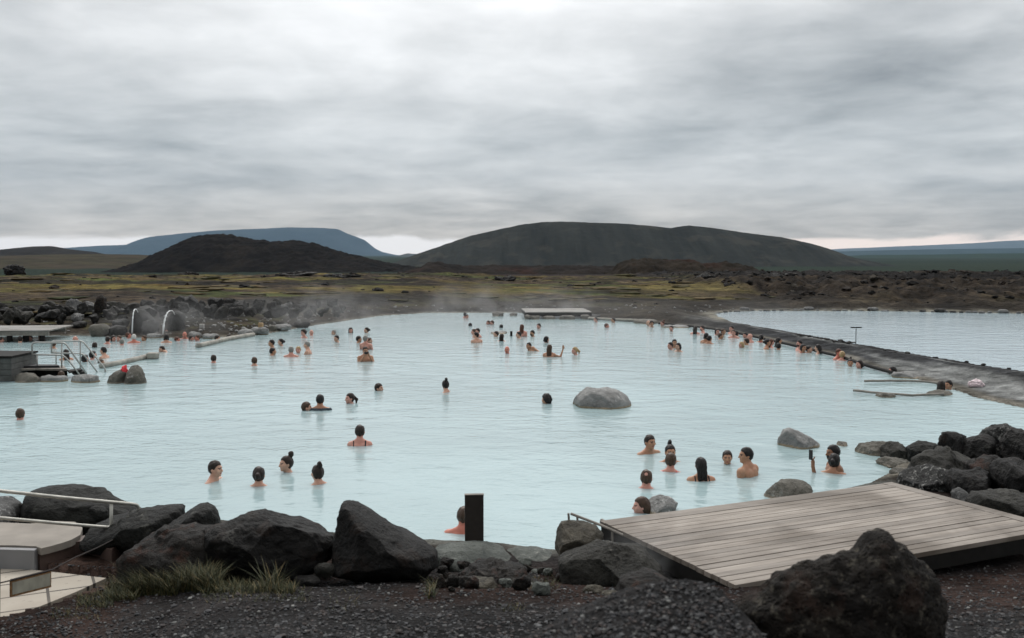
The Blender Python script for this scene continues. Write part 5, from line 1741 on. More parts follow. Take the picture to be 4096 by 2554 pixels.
def body_sdf(P, o, part='all'):
    bend_ = o.get('bend', 0)
    H = head_frame(P, o.get('turn', 0), o.get('tilt', 0))
    head = head_sdf(H)
    if part == 'head':
        return head
    sw = o['sw']
    q = P
    if o.get('swim'):          # floating almost level on the back, shoulder and forearm breaking the surface
        c, s = math.cos(R(62)), math.sin(R(62))
        pv = np.array([0, 0.02, -0.24])
        w = P - pv
        q = np.stack([w[..., 0], w[..., 1] * c + w[..., 2] * s, -w[..., 1] * s + w[..., 2] * c], -1) + pv
    if o.get('lean'):          # torso slanting down to the bather's left
        c, s = math.cos(R(52)), math.sin(R(52))
        pv = np.array([0, 0.02, -0.24])
        w = P - pv
        q = np.stack([w[..., 0] * c - w[..., 2] * -s, w[..., 1], -w[..., 0] * s + w[..., 2] * c], -1) + pv
    if bend_:
        c, s = math.cos(R(-bend_)), math.sin(R(-bend_))
        pv = np.array([0, 0.02, -0.26])
        w = P - pv
        q = np.stack([w[..., 0], w[..., 1] * c + w[..., 2] * s, -w[..., 1] * s + w[..., 2] * c], -1) + pv
    fem = o['female']
    nr = 0.047 if fem else 0.056
    d = smin(head, cap(P, (0, 0.012, -0.17), (0, 0.03, -0.31), nr, nr + 0.006), 0.03)
    q = q - np.array([0, 0, 0.032])                 # shoulders carried close under the jaw
    t = ell(q, (0, 0.035, -0.47), (sw * 0.90, 0.105, 0.185))
    t = smin(t, ell(q, (0, 0.03, -0.68), (sw * 0.78, 0.095, 0.20)), 0.08)
    t = smin(t, ell(q, (0, 0.03, -0.88), (sw * 0.92, 0.11, 0.14)), 0.07)
    for s in (-1, 1):
        t = smin(t, cap(q, (s * 0.035, 0.045, -0.285), (s * sw * 0.92, 0.035, -0.355), 0.040, 0.046), 0.05)
        t = smin(t, ell(q, (s * sw, 0.03, -0.375), (0.055, 0.058, 0.068)), 0.04)
        t = smin(t, ell(q, (s * 0.075, 0.105, -0.44), (0.07, 0.04, 0.10)), 0.04)         # shoulder blades
        if fem:
            t = smin(t, ell(q, (s * 0.075, -0.06, -0.505), (0.06, 0.06, 0.062)), 0.03)
        else:
            t = smin(t, ell(q, (s * 0.08, -0.035, -0.45), (0.085, 0.042, 0.075)), 0.06)
        t = smin(t, cap(q, (s * 0.085, 0.03, -0.92), (s * 0.10, 0.0, -1.30), 0.085, 0.055), 0.05)   # thighs
    t = smin(t, cap(q, (0, 0.12, -0.36), (0, 0.12, -0.36001), 0.001), 0.01)
    d = smin(d, t, 0.035)
    arms = o.get('arms') or [[(-sw - 0.05, 0.05, -0.62), (-sw + 0.02, -0.13, -0.78)], [(sw + 0.05, 0.05, -0.62), (sw - 0.02, -0.13, -0.78)]]
    ar = 0.043 if fem else 0.050
    for s, (e, w) in zip((-1, 1), arms):
        qq = q if 'arms' not in o else P
        a = cap(qq, (s * sw, 0.03, -0.375 + (0.032 if 'arms' in o else 0)), e, ar, ar * 0.78)
        a = smin(a, cap(qq, e, w, ar * 0.82, ar * 0.52), 0.02)
        d = smin(d, a, 0.025)
    for (w, dr) in o.get('hands', []):
        w = np.array(w, float)
        dr = np.array(dr, float) / np.linalg.norm(dr)
        sd = np.cross(dr, [0.3, 1, 0.2])
        sd /= np.linalg.norm(sd)
        nm = np.cross(sd, dr)
        d = smin(d, cap(P, w, w + dr * 0.075, 0.024, 0.030), 0.015)
        for kf, (off, ln) in enumerate(((-0.028, 0.062), (-0.010, 0.075), (0.009, 0.070), (0.027, 0.055))):
            b0 = w + dr * 0.078 + sd * off
            b1 = b0 + dr * ln * 0.55 + nm * 0.006
            b2 = b1 + dr * ln * 0.42 + nm * 0.022
            d = np.minimum(d, smin(cap(P, b0, b1, 0.0095), cap(P, b1, b2, 0.0085), 0.004))
        d = smin(d, cap(P, w + dr * 0.03 + sd * 0.028, w + dr * 0.085 + sd * 0.062 + nm * 0.012, 0.012, 0.009), 0.006)
    return d


def grid(lo, hi, h):
    ax = [np.arange(lo[i], hi[i] + h, h) for i in range(3)]
    return np.stack(np.meshgrid(*ax, indexing='ij'), -1), np.array(lo, float)


BODY, HAIR, WEAR = {}, {}, {}
LIM = ((-0.62, -0.66, -1.32), (0.66, 0.34, 0.09))


def mesh_of(name, fn, lo, hi, h, relax=2):
    P, o = grid(lo, hi, h)
    f = fn(P)
    f[0], f[-1], f[:, 0], f[:, -1], f[:, :, 0], f[:, :, -1] = [np.abs(f[s]) + h for s in (0, -1, (slice(None), 0), (slice(None), -1), (slice(None), slice(None), 0), (slice(None), slice(None), -1))]
    V, Q = surface_nets(f, o, h)
    return V, Q


def body_mesh(k):
    if k in BODY:
        return BODY[k]
    o = POSE[k]
    wide = 'arms' in o or o.get('swim') or o.get('lean')
    lo = LIM[0] if wide else (-0.34, -0.30, -1.12)
    hi = LIM[1] if wide else (0.34, 0.24, 0.02)
    V, Q = mesh_of("person", lambda P: body_sdf(P, o), lo, hi, 0.0125 if not wide else 0.0125)
    # finer head: rebuild everything above the collar bone with a smaller step and let it overlap inside the neck
    me = np_mesh("person", V, Q)
    H = head_frame(V, o.get('turn', 0), o.get('tilt', 0))
    C = H[Q].mean(1)
    mi = np.zeros(len(Q), np.int32)
    eye = (np.abs(np.abs(C[:, 0]) - 0.032) < 0.012) & (np.abs(C[:, 2] + 0.113) < 0.0065) & (C[:, 1] < -0.055)
    brow = (np.abs(np.abs(C[:, 0]) - 0.033) < 0.020) & (np.abs(C[:, 2] + 0.090) < 0.0055) & (C[:, 1] < -0.06)
    lip = (np.abs(C[:, 0]) < 0.024) & (np.abs(C[:, 2] + 0.171) < 0.010) & (C[:, 1] < -0.065)
    mi[eye | brow] = 1
    mi[lip] = 2
    for i in range(3):
        me.materials.append(SKIN['fair'] if i == 0 else FACE[i - 1])
    me.polygons.foreach_set("material_index", mi)
    me.update()
    BODY[k] = me
    return me


def hair_fn(P, o, kind):
    H = head_frame(P, o.get('turn', 0), o.get('tilt', 0))
    x, y, z = H[..., 0], H[..., 1], H[..., 2]
    th = {'short': 0.010, 'crop': 0.006, 'fringe': 0.006, 'patch': 0.009, 'curly': 0.030, 'long': 0.012, 'pony': 0.009, 'bun': 0.009, 'lowbun': 0.011, 'wet': 0.008, 'bob': 0.016, 'beard': 0.011}[kind]
    sk = ell(H, (0, 0.010, -0.098), (0.075 + th, 0.094 + th, 0.099 + th))
    zc = np.interp(y, [-0.12, -0.085, -0.05, -0.02, 0.005, 0.03, 0.12], [-0.035, -0.045, -0.058, -0.110, -0.125, -0.165, -0.195])
    if kind in ('long', 'wet', 'bob', 'lowbun', 'pony', 'bun'):
        zc = np.interp(y, [-0.12, -0.085, -0.05, -0.015, 0.01, 0.04, 0.12], [-0.038, -0.042, -0.056, -0.115, -0.165, -0.20, -0.215])
    n = 0.004 * vnoise(P[..., 0] * 60, P[..., 1] * 60, P[..., 2] * 25) + 0.007 * vnoise(P[..., 0] * 28, P[..., 1] * 28, P[..., 2] * 18 + 3)
    d = np.maximum(sk, (zc - z) * 0.7) + n
    if kind == 'fringe':          # bald on top, hair round the sides and back
        d = np.maximum(d, z + 0.075 + np.maximum(0, 0.03 - y) * 0.5)
    if kind == 'patch':           # thinning at the crown
        d = np.maximum(d, 0.030 - np.linalg.norm(H - np.array([0, 0.085, -0.03]), axis=-1))
    if kind == 'curly':
        d = d + 0.012 * vnoise(P[..., 0] * 45, P[..., 1] * 45, P[..., 2] * 45)
    if kind == 'beard':
        jaw = ell(H, (0, -0.030, -0.160), (0.060, 0.066, 0.070))
        b = np.maximum(jaw, z + 0.150 - 0.5 * np.abs(x))
        b = np.maximum(b, (y - 0.02))
        d = np.minimum(d, b)
    if kind == 'bun':
        d = smin(d, ell(H, (0.005, 0.078, 0.022), (0.034, 0.038, 0.046)) + n * 1.5, 0.012)
    if kind == 'lowbun':
        d = smin(d, ell(H, (0, 0.125, -0.105), (0.042, 0.04, 0.045)) + n, 0.02)
    if kind == 'pony':
        d = smin(d, cap(H, (0, 0.105, -0.085), (0.01, 0.150, -0.14), 0.024, 0.030) + n, 0.015)
        d = smin(d, cap(H, (0.01, 0.150, -0.14), (0.015, 0.135, -0.24), 0.030, 0.014) + n, 0.015)
    if kind == 'bob':
        for s in (-1, 1):
            d = smin(d, cap(H, (s * 0.075, 0.02, -0.10), (s * 0.078, 0.025, -0.20), 0.022, 0.020) + n, 0.02)
        d = smin(d, cap(H, (-0.05, 0.085, -0.16), (0.05, 0.085, -0.16), 0.03) + n, 0.03)
    if kind in ('long', 'wet'):
        r = 0.040 if kind == 'long' else 0.030
        L = -0.36 if kind == 'long' else -0.30
        for s in (-1, 0, 1):
            d = smin(d, cap(H, (s * 0.045, 0.075, -0.14), (s * 0.050, 0.115, L), r, r * 0.7) + n, 0.03)
    return d


def hair_mesh(kind, bk):
    o = POSE[bk]
    key = (kind, o.get('turn', 0), o.get('tilt', 0))
    if key in HAIR:
        return HAIR[key]
    low = -0.42 if kind in ('long', 'wet') else -0.27
    V, Q = mesh_of("hair", lambda P: hair_fn(P, o, kind), (-0.20, -0.20, low), (0.20, 0.22, 0.10), 0.0085)
    me = np_mesh("hair", V, Q)
    me.materials.append(HAIRM['dark'])
    HAIR[key] = me
    return me


def wear_fn(P, o, kind):
    x, y, z = P[..., 0], P[..., 1], P[..., 2]
    b = body_sdf(P, o)
    if kind == 'shirt':
        neck = np.hypot(x, y - 0.03) - 0.085
        r = np.maximum(z + 0.275, np.where(z > -0.33, -neck, -1))
        return np.maximum(b - 0.012, np.maximum(r, -(z + 0.90)))
    shell = b - 0.006
    back = y > 0.03
    xs = np.where(back, 0.10 - 0.25 * np.clip(-z - 0.36, 0, 0.12) * (1 if kind == 'racer' else 0), 0.095)
    strap = np.maximum(np.abs(np.abs(x) - xs) - 0.011, z + 0.25)
    panel = z + np.where(back, 0.50 if kind != 'high' else 0.37, 0.445)
    if kind == 'racer':
        panel = z + np.where(back, 0.435, 0.43)
        panel = panel + np.where(back, 0.9 * np.maximum(np.abs(x) - 0.06, 0), 0)
    reg = np.minimum(strap, panel)
    if kind == 'halter':
        ring = np.maximum(np.abs(z + 0.285 - 0.25 * (y - 0.03)) - 0.012, np.hypot(x, y - 0.025) - 0.09)
        reg = np.minimum(ring, panel)
        reg = np.minimum(reg, np.maximum(np.maximum(np.abs(x) - 0.012, z + 0.27), np.where(back, z * 0 - 1, 1)))
    reg = np.maximum(reg, -(z + 0.95))
    reg = np.maximum(reg, np.abs(x) - o['sw'] * 1.02)
    return np.maximum(shell, reg)


def wear_mesh(kind, bk):
    key = (kind, bk)
    if key in WEAR:
        return WEAR[key]
    o = POSE[bk]
    V, Q = mesh_of(kind, lambda P: wear_fn(P, o, kind), (-0.30, -0.20, -0.96), (0.30, 0.22, -0.20), 0.0105)
    me = np_mesh("shirt" if kind == 'shirt' else "swimsuit", V, Q)
    me.materials.append(CLOTH['black'])
    WEAR[key] = me
    return me


def skin_mat(name, col):
    m, nt, b = new_mat(name)
    p = objco(nt)
    c = ramp(nt, noise(nt, p, 14, 4), [(0.3, tuple(k * 0.88 for k in col)), (0.7, tuple(min(1, k * 1.1) for k in col))])
    c = mixc(nt, mapr(nt, noise(nt, p, 5, 3), 0.5, 0.7, 0, 0.35), c, (col[0] * 1.05, col[1] * 0.72, col[2] * 0.66))
    nt.links.new(c, b.inputs['Base Color'])
    b.inputs['Roughness'].default_value = 0.5
    b.inputs['Specular IOR Level'].default_value = 0.4
    b.inputs['Subsurface Weight'].default_value = 0.0
    return m


def hair_mat(name, col):
    m, nt, b = new_mat(name)
    p = objco(nt)
    mp = nt.nodes.new('ShaderNodeMapping')
    mp.inputs['Scale'].default_value = (70, 70, 12)
    nt.links.new(p, mp.inputs[0])
    n = noise(nt, mp.outputs[0], 1.0, 4)
    nt.links.new(ramp(nt, n, [(0.25, tuple(k * 0.6 for k in col)), (0.75, tuple(k * 1.5 for k in col))]), b.inputs['Base Color'])
    b.inputs['Roughness'].default_value = 0.5
    b.inputs['Specular IOR Level'].default_value = 0.3
    bump(nt, b, n, 0.6, 0.004)
    return m


SKIN = {k: skin_mat("skin_" + k, c) for k, c in {'fair': (0.58, 0.35, 0.255), 'pink': (0.60, 0.315, 0.25), 'tan': (0.44, 0.24, 0.15), 'red': (0.58, 0.22, 0.16), 'brown': (0.28, 0.14, 0.082)}.items()}
HAIRM = {k: hair_mat("hair_" + k, c) for k, c in {'black': (0.012, 0.010, 0.010), 'dark': (0.020, 0.013, 0.010), 'brown': (0.055, 0.032, 0.020), 'red': (0.075, 0.028, 0.016), 'blond': (0.34, 0.235, 0.12), 'grey': (0.20, 0.19, 0.175), 'white': (0.5, 0.49, 0.46)}.items()}
CLOTH = {k: simple("fabric_" + k, c, 0.75, 0, 0.15, 30) for k, c in {'black': (0.010, 0.011, 0.014), 'navy': (0.030, 0.045, 0.058), 'red': (0.62, 0.030, 0.035), 'pink': (0.62, 0.10, 0.12), 'yellow': (0.55, 0.40, 0.05), 'blue': (0.03, 0.10, 0.48), 'maroon': (0.25, 0.02, 0.03)}.items()}
FACE = [simple("eyes_and_brows", (0.10, 0.058, 0.042), 0.6), simple("lips", (0.36, 0.12, 0.10), 0.5)]


def person(u, vt, vw, yaw, bk, hair, hc, skin, wear, label, group=None, scale=1.0):
    scale *= 1.03
    W = at_z(u, vw, 0.0)
    y = float(W[1])
    zt = float(at_y(u, vt, y)[2])
    me = body_mesh(bk)
    o = link("person", me)
    o.material_slots[0].link = 'OBJECT'
    o.material_slots[0].material = SKIN[skin]
    az = math.degrees(math.atan2(W[0], y))
    o.location = (float(W[0]), y, zt - (0.012 if hair else 0.0) * scale)
    o.rotation_euler = (0, 0, R(yaw - az))
    o.scale = (scale,) * 3
    tag(o, label, "person", group)
    if hair:
        h = link("hair", hair_mesh(hair, bk), None, o)
        h.material_slots[0].link = 'OBJECT'
        h.material_slots[0].material = HAIRM[hc]
    if wear:
        k, c = wear.split('_')
        w = link("shirt" if k == 'shirt' else "swimsuit", wear_mesh(k, bk), None, o)
        w.material_slots[0].link = 'OBJECT'
        w.material_slots[0].material = CLOTH[c]
    return o


PEOPLE = []
exec_people = None
GA, GB, GC, GD, GE = ("bathers near the viewer", "bathers in the middle of the pool", "bathers at the far left shore", "bathers in the far middle of the pool", "bathers lined up along the gravel spit")
# u, top, waterline (photo pixels), facing (0 = viewer, 90 = right), body, hair, hair colour, skin, clothing, label, group
PEOPLE = [
    (863, 1842, 1923, 62, 'm', 'short', 'dark', 'fair', None, "man with short dark hair facing right, submerged to the neck, nearest at the left", GA),
    (1036, 1866, 1941, 172, 'f', 'lowbun', 'dark', 'fair', 'halter_yellow', "woman seen from behind with a low ponytail and a thin yellow neck strap", GA),
    (1145, 1823, 1888, -72, 'f', 'bun', 'dark', 'fair', 'high_black', "woman with a tall top bun looking left, chin at the water", GA),
    (1270, 1859, 1934, -150, 'f', 'bun', 'dark', 'fair', 'halter_maroon', "woman with a dark bun and red neck strap, turned away to the left", GA),
    (1440, 1699, 1780, 176, 'f', 'short', 'dark', 'pink', 'high_black', "short-haired woman seen from behind with black straps on bare shoulders, alone", GA),
    (2600, 1739, 1815, 38, 'm', 'short', 'dark', 'tan', None, "slim dark-haired man facing right over his bare shoulder, beyond the group by the deck", GA),
    (2681, 1778, 1849, 12, 'f', 'bun', 'black', 'tan', None, "woman with a top knot facing the viewer, half hidden behind a grey-haired head", GA),
    (2683, 1811, 1884, 170, 'f', 'short', 'brown', 'pink', 'high_pink', "bather in a pink-red swimsuit from behind, in front of the top-knot woman", GA),
    (2802, 1828, 1919, -165, 'f', 'wet', 'black', 'tan', 'racer_black', "woman in a black racer-back swimsuit seen from behind, wet dark hair", GA),
    (2909, 1802, 1856, 0, 'f', 'lowbun', 'dark', 'tan', 'high_blue', "child in a blue swimsuit facing the viewer between two adults", GA, 0.92),
    (2983, 1788, 1901, -122, 'm_turn', 'short', 'black', 'tan', None, "broad bare-shouldered dark-haired man in left profile right of the blue-suited child", GA),
    (2585, 1878, 1950, 178, 'm', 'patch', 'brown', 'pink', None, "balding man from behind with wide pink shoulders just under the surface", GA),
    (2564, 1987, 2050, -80, 'f', 'long', 'brown', 'pink', None, "brown-haired woman in left profile tucked against the pale rock by the deck", GA),
    (3329, 1779, 1882, -72, 'm_phone', 'beard', 'black', 'brown', None, "bearded dark man facing left holding up a phone near the right rocks", GA),
    (3336, 1813, 1890, 168, 'f', 'lowbun', 'black', 'tan', None, "woman with a low black bun from behind, in front of the bearded man", GA),
    (1856, 2024, 2128, 168, 'm', 'crop', 'brown', 'red', None, "sunburnt man from behind half hidden by the dark post", GA),
    (82, 1633, 1678, 165, 'm', 'short', 'brown', 'pink', None, "brown-haired bather from behind alone at the left picture edge", GB),
    (1516, 1533, 1563, 70, 'swim', 'short', 'dark', 'fair', None, "dark-haired boy swimming with one arm trailing to the right", GB),
    (1227, 1607, 1642, 95, 'f', 'short', 'brown', 'fair', None, "brown-haired bather low in the water left of the navy shirt", GB),
    (1281, 1577, 1640, 172, 'm', 'short', 'black', 'tan', 'shirt_navy', "man in a wet navy T-shirt seen from behind", GB),
    (1400, 1572, 1614, -70, 'f', 'pony', 'dark', 'pink', None, "woman with tied-back hair in left profile right of the navy shirt", GB),
    (1780, 1520, 1568, -115, 'f_turn', 'bun', 'black', 'fair', None, "woman with a small black top bun, bare shoulders, alone left of centre", GB),
    (2185, 1578, 1614, -120, 'm', 'curly', 'black', 'tan', None, "curly black-haired head low in the water left of the large grey boulder", GB),
    (1462, 1387, 1446, 8, 'm_cam', 'short', 'dark', 'tan', None, "bare-chested man holding a black camera to his face", GB),
    (1464, 1342, 1398, 150, 'm_bend', 'short', 'grey', 'pink', None, "grey-haired man with a pink stooped back behind the man with the camera", GB),
    (1436, 1344, 1371, 90, 'm', 'short', 'dark', 'tan', None, "dark-haired man left of the pink stooped back", GB),
    (1479, 1351, 1373, 60, 'f', 'short', 'brown', 'fair', None, "brown-haired head right of the pink stooped back", GB),
    (1346, 1341, 1369, -55, 'm', 'short', 'black', 'fair', None, "dark-haired man facing left, below the grey-haired head", GB),
    (1335, 1320, 1339, -60, 'm', 'short', 'grey', 'fair', None, "grey-haired head above the dark-haired man facing left", GB),
    (1403, 1311, 1333, 5, 'f', 'bob', 'dark', 'pink', None, "dark-haired woman facing the viewer, alone in the far left middle", GB),
    (1466, 1310, 1332, -75, 'f', 'lowbun', 'dark', 'fair', None, "woman with a low bun facing left, above the stooped back", GB),
    (1214, 1319, 1352, -60, 'f', 'curly', 'dark', 'pink', None, "curly-haired bather with folded arms beside the bald man at the bank", GB),
    (1246, 1320, 1342, 175, 'm', None, None, 'pink', None, "bald pink man beside the curly-haired bather near the bank", GB),
    (1086, 1359, 1398, -80, 'm', 'short', 'black', 'tan', None, "dark-haired man in left profile, upper of the trio with the bun woman", GB),
    (1123, 1355, 1384, -75, 'f', 'lowbun', 'black', 'fair', None, "woman with a black bun facing left, right of the dark-haired profile man", GB),
    (1092, 1391, 1422, 100, 'm', 'short', 'black', 'tan', None, "black-haired man turned right, lower of the trio with the bun woman", GB),
    (1165, 1386, 1428, 172, 'm', 'short', 'grey', 'pink', None, "grey-haired man with a broad pink back beside the blond head", GB),
    (1193, 1386, 1413, -20, 'f', 'short', 'blond', 'pink', None, "blond head between the broad pink back and the standing bald man", GB),
    (1228, 1366, 1417, -100, 'm', 'crop', 'grey', 'fair', None, "balding man standing chest-deep, facing left, right of the blond head", GB),
    (855, 1419, 1451, 170, 'm', 'short', 'dark', 'pink', None, "short-haired dark head from behind, alone between the log and the trio", GB),
    (1018, 1428, 1463, 176, 'm', 'short', 'brown', 'fair', None, "greying brown head with wide shoulders from behind, alone right of the short-haired one", GB),
    # far left shore
    (4, 1348, 1370, 90, 'm', 'short', 'dark', 'pink', None, "dark head cut by the left picture edge below the far jetty", GC),
    (81, 1345, 1370, 170, 'm', 'short', 'dark', 'fair', None, "dark head from behind, nearest of those below the far left jetty", GC),
    (103, 1339, 1362, 60, 'm', 'short', 'dark', 'tan', None, "dark head beside another under the far left jetty, left one of the pair", GC),
    (120, 1340, 1363, -30, 'f', 'short', 'black', 'pink', None, "dark head beside another under the far left jetty, right one of the pair", GC),
    (164, 1335, 1356, -60, 'm', 'crop', 'white', 'pink', None, "white-haired pink head under the far left jetty", GC),
    (302, 1346, 1364, 80, 'm', None, None, 'pink', None, "bald head beyond the stair handrails", GC),
    (215, 1363, 1394, 160, 'f', 'short', 'brown', 'tan', None, "brown-haired bather seen through the farther stair handrail", GC),
    (379, 1369, 1390, 175, 'f', 'long', 'dark', 'fair', None, "long-haired dark head right of the stair handrails", GC),
    (432, 1346, 1376, 150, 'm', 'short', 'dark', 'pink', None, "dark-haired man at the left of the cluster below the narrower spout", GC),
    (454, 1342, 1366, 40, 'f', 'bob', 'dark', 'pink', None, "dark bobbed head second in the cluster below the narrower spout", GC),
    (476, 1342, 1366, -40, 'm', 'short', 'brown', 'pink', None, "brown-haired head at the back of the cluster below the narrower spout", GC),
    (488, 1355, 1381, 172, 'm', 'crop', 'grey', 'pink', None, "grey cropped head in front of the cluster below the narrower spout", GC),
    (516, 1330, 1354, 100, 'm_bend', 'crop', 'red', 'red', None, "red-skinned bather stooping right under the narrower spout", GC),
    (536, 1337, 1372, 178, 'm', 'short', 'white', 'red', None, "broad red back with a white cap in front of the narrower spout", GC),
    (576, 1342, 1364, -60, 'm', 'short', 'brown', 'tan', None, "brown head alone between the two spouts", GC),
    (668, 1313, 1342, 20, 'm', 'short', 'dark', 'pink', None, "dark-haired bather sitting high under the curved spout", GC),
    (666, 1337, 1371, 176, 'f', 'bob', 'black', 'fair', None, "black-haired back in front of the curved spout", GC),
    (647, 1384, 1408, -60, 'f_lean', 'long', 'dark', 'fair', None, "woman leaning back on the water beyond the long log's end", GC),
    (265, 1397, 1440, -170, 'f', 'long', 'dark', 'tan', None, "standing bather with dark hair beside the stair handrail, back bared to the waist", GC),
    (373, 1404, 1438, 100, 'f', 'bob', 'black', 'pink', 'high_red', "black-haired woman in red looking right, behind the log by the stairs", GC),
    (341, 1419, 1448, 120, 'f', 'bob', 'black', 'pink', 'high_red', "dark-haired woman with a red strap lower behind the log by the stairs", GC),
    (414, 1388, 1433, -120, 'm', 'short', 'black', 'fair', None, "broad-shouldered black-haired man looking left above the log by the stairs", GC),
    (405, 1437, 1452, 60, 'm', 'short', 'brown', 'tan', None, "brown head barely showing over the log by the stairs", GC),
    (246, 1484, 1520, 172, 'm', 'short', 'brown', 'red', 'high_red', "brown-haired bather in red sitting by the rock at the stairs' foot", GC),
    (709, 1347, 1364, 90, 'm', 'crop', 'red', 'red', None, "small reddish head right of the curved spout", GC),
    (739, 1328, 1356, -20, 'm', None, None, 'red', None, "bald reddish man sitting higher at the foot of the mossy pillar", GC),
    (766, 1343, 1362, 60, 'f', 'short', 'dark', 'pink', None, "dark head between the bald reddish man and the white post", GC),
    (790, 1340, 1363, -70, 'm', 'crop', 'brown', 'red', None, "reddish-brown head directly below the white post", GC),
    (870, 1341, 1364, 85, 'm', 'short', 'dark', 'tan', None, "dark-haired profile looking right between the two short posts", GC),
    (916, 1338, 1354, 60, 'f', 'short', 'dark', 'pink', None, "dark head peeping over the bleached log below the bank", GC),
    # far middle
    (1860, 1250, 1271, 170, 'f', 'short', 'black', 'red', 'high_red', "bather in red at the very back of the pool, left one of two", GD),
    (1868, 1258, 1274, 30, 'm', 'short', 'dark', 'pink', None, "dark head overlapping the bather in red at the back of the pool", GD),
    (1881, 1292, 1304, 175, 'm', 'short', 'black', 'pink', None, "black head alone just in front of the back pair", GD),
    (1953, 1282, 1298, -60, 'm', 'short', 'brown', 'pink', None, "brown head of a close pair left of the far platform, left one", GD),
    (1968, 1282, 1299, -60, 'f', 'short', 'brown', 'pink', None, "paler face of a close pair left of the far platform, right one", GD),
    (2005, 1298, 1311, 175, 'm', 'short', 'black', 'tan', None, "small black head above the wide flat rock awash", GD),
    (1895, 1316, 1350, -80, 'm', 'short', 'brown', 'pink', None, "brown-haired man at the back of the trio left of the flat rock", GD),
    (1910, 1313, 1350, -60, 'f', 'short', 'dark', 'pink', None, "dark-haired bather at the top of the trio left of the flat rock", GD),
    (1905, 1329, 1371, -150, 'm_turn', 'short', 'black', 'fair', None, "black-haired man with bare back in front of the trio left of the flat rock", GD),
    (1984, 1325, 1347, -75, 'm', 'short', 'dark', 'fair', None, "dark-haired man in left profile before the flat rock awash", GD),
    (2007, 1335, 1365, 170, 'f', 'long', 'dark', 'fair', None, "long dark hair from behind just right of the profile man at the flat rock", GD),
    (2088, 1298, 1346, 172, 'f', 'long', 'red', 'pink', None, "woman with long reddish hair standing tall from behind", GD),
    (2074, 1327, 1354, -75, 'm', 'short', 'black', 'fair', None, "black-haired man facing left in front of the tall red-haired woman", GD),
    (2129, 1321, 1347, -50, 'm', 'beard', 'black', 'tan', None, "dark bearded man right of the tall red-haired woman", GD),
    (2155, 1294, 1315, -50, 'm', 'short', 'dark', 'pink', None, "dark-haired head farther back, below the far platform's left half", GD),
    (2186, 1346, 1371, 120, 'f_side', 'bob', 'black', 'fair', None, "black-haired woman stretching an arm to the right on the surface", GD),
    (2115, 1370, 1403, -40, 'f_lean', 'short', 'dark', 'tan', None, "woman leaning over sideways facing the long-haired woman", GD),
    (2198, 1378, 1427, 172, 'f_up', 'long', 'brown', 'tan', None, "woman with long brown hair from behind raising her left hand", GD),
    (2028, 1386, 1414, -20, 'm', None, None, 'red', None, "bald red-faced man low in the water, alone", GD),
    (2299, 1388, 1420, -72, 'f', 'pony', 'blond', 'pink', None, "blonde with a ponytail in left profile, alone right of the raised hand", GD),
    (2383, 1269, 1290, -60, 'm', 'short', 'dark', 'pink', None, "dark head right of the far platform, left one of two by the edging", GD),
    (2427, 1294, 1311, 80, 'm', 'short', 'red', 'red', None, "red-brown head in front of the two by the edging", GD),
    (2453, 1271, 1291, -70, 'm', 'short', 'dark', 'tan', None, "dark head right of the far platform, right one of two by the edging", GD),
    (2593, 1283, 1304, -60, 'm', None, None, 'fair', None, "bald head at the far edge beside a bushy dark head", GD),
    (2607, 1285, 1309, 5, 'f', 'curly', 'dark', 'tan', None, "bushy dark-haired face beside the bald head at the far edge", GD),
    (2650, 1284, 1309, -60, 'f', 'bun', 'red', 'pink', None, "auburn top-bun head at the far edge right of the bushy dark head", GD),
    (2685, 1303, 1326, -30, 'f', 'short', 'dark', 'pink', None, "dark-haired bather in front of the auburn top bun", GD),
    (2681, 1369, 1399, -60, 'f', 'short', 'dark', 'pink', None, "left one of three heads huddled together off the spit", GD),
    (2698, 1357, 1393, 10, 'm', 'short', 'black', 'tan', None, "rear dark head of three huddled together off the spit", GD),
    (2712, 1372, 1407, -40, 'f', 'bob', 'black', 'fair', None, "right front one of three heads huddled together off the spit", GD),
    # along the spit
    (2781, 1304, 1337, 170, 'f', 'long', 'dark', 'pink', None, "long dark hair from behind, farthest left along the spit", GE),
    (2809, 1302, 1332, -75, 'm', 'beard', 'dark', 'pink', None, "bearded man facing left beside the long-haired woman at the spit", GE),
    (2825, 1332, 1373, 160, 'f', 'bob', 'black', 'tan', None, "dark bobbed head behind the woman reaching out", GE),
    (2838, 1342, 1375, 140, 'm_reach', 'lowbun', 'black', 'tan', None, "dark-bunned woman reaching both arms forward to a dark phone", GE),
    (2869, 1315, 1341, 30, 'f', 'bob', 'dark', 'pink', None, "dark bobbed face beyond the reaching woman", GE),
    (2893, 1315, 1341, 60, 'm', 'short', 'brown', 'tan', None, "brown-haired head beside the dark bobbed face", GE),
    (2883, 1332, 1357, 90, 'm_reach', 'short', 'brown', 'tan', None, "brown-haired man with an arm out towards the standing man", GE),
    (2926, 1303, 1337, -50, 'm', 'short', 'black', 'pink', None, "tallest black-haired man standing at the spit edge", GE),
    (2934, 1319, 1353, -20, 'm', 'short', 'brown', 'pink', None, "pink broad-shouldered man in front of the tallest man", GE),
    (2946, 1323, 1344, 150, 'f', 'short', 'black', 'tan', None, "dark head half hidden right of the broad-shouldered man", GE),
    (2981, 1330, 1353, -50, 'm', 'short', 'black', 'pink', None, "dark-haired man left of the bald pink head at the spit", GE),
    (2999, 1336, 1371, -110, 'm', None, None, 'pink', None, "bald pink man standing at the spit edge", GE),
    (2985, 1353, 1380, -110, 'm', 'short', 'dark', 'tan', None, "dark-haired man in front of the bald pink man", GE),
    (2965, 1368, 1392, -60, 'f', 'bob', 'blond', 'pink', None, "fair-haired child in front of the bald pink man", GE, 0.92),
    (3045, 1338, 1369, 165, 'f', 'pony', 'black', 'tan', 'halter_red', "dark ponytail woman with a red strap left of the updo group", GE),
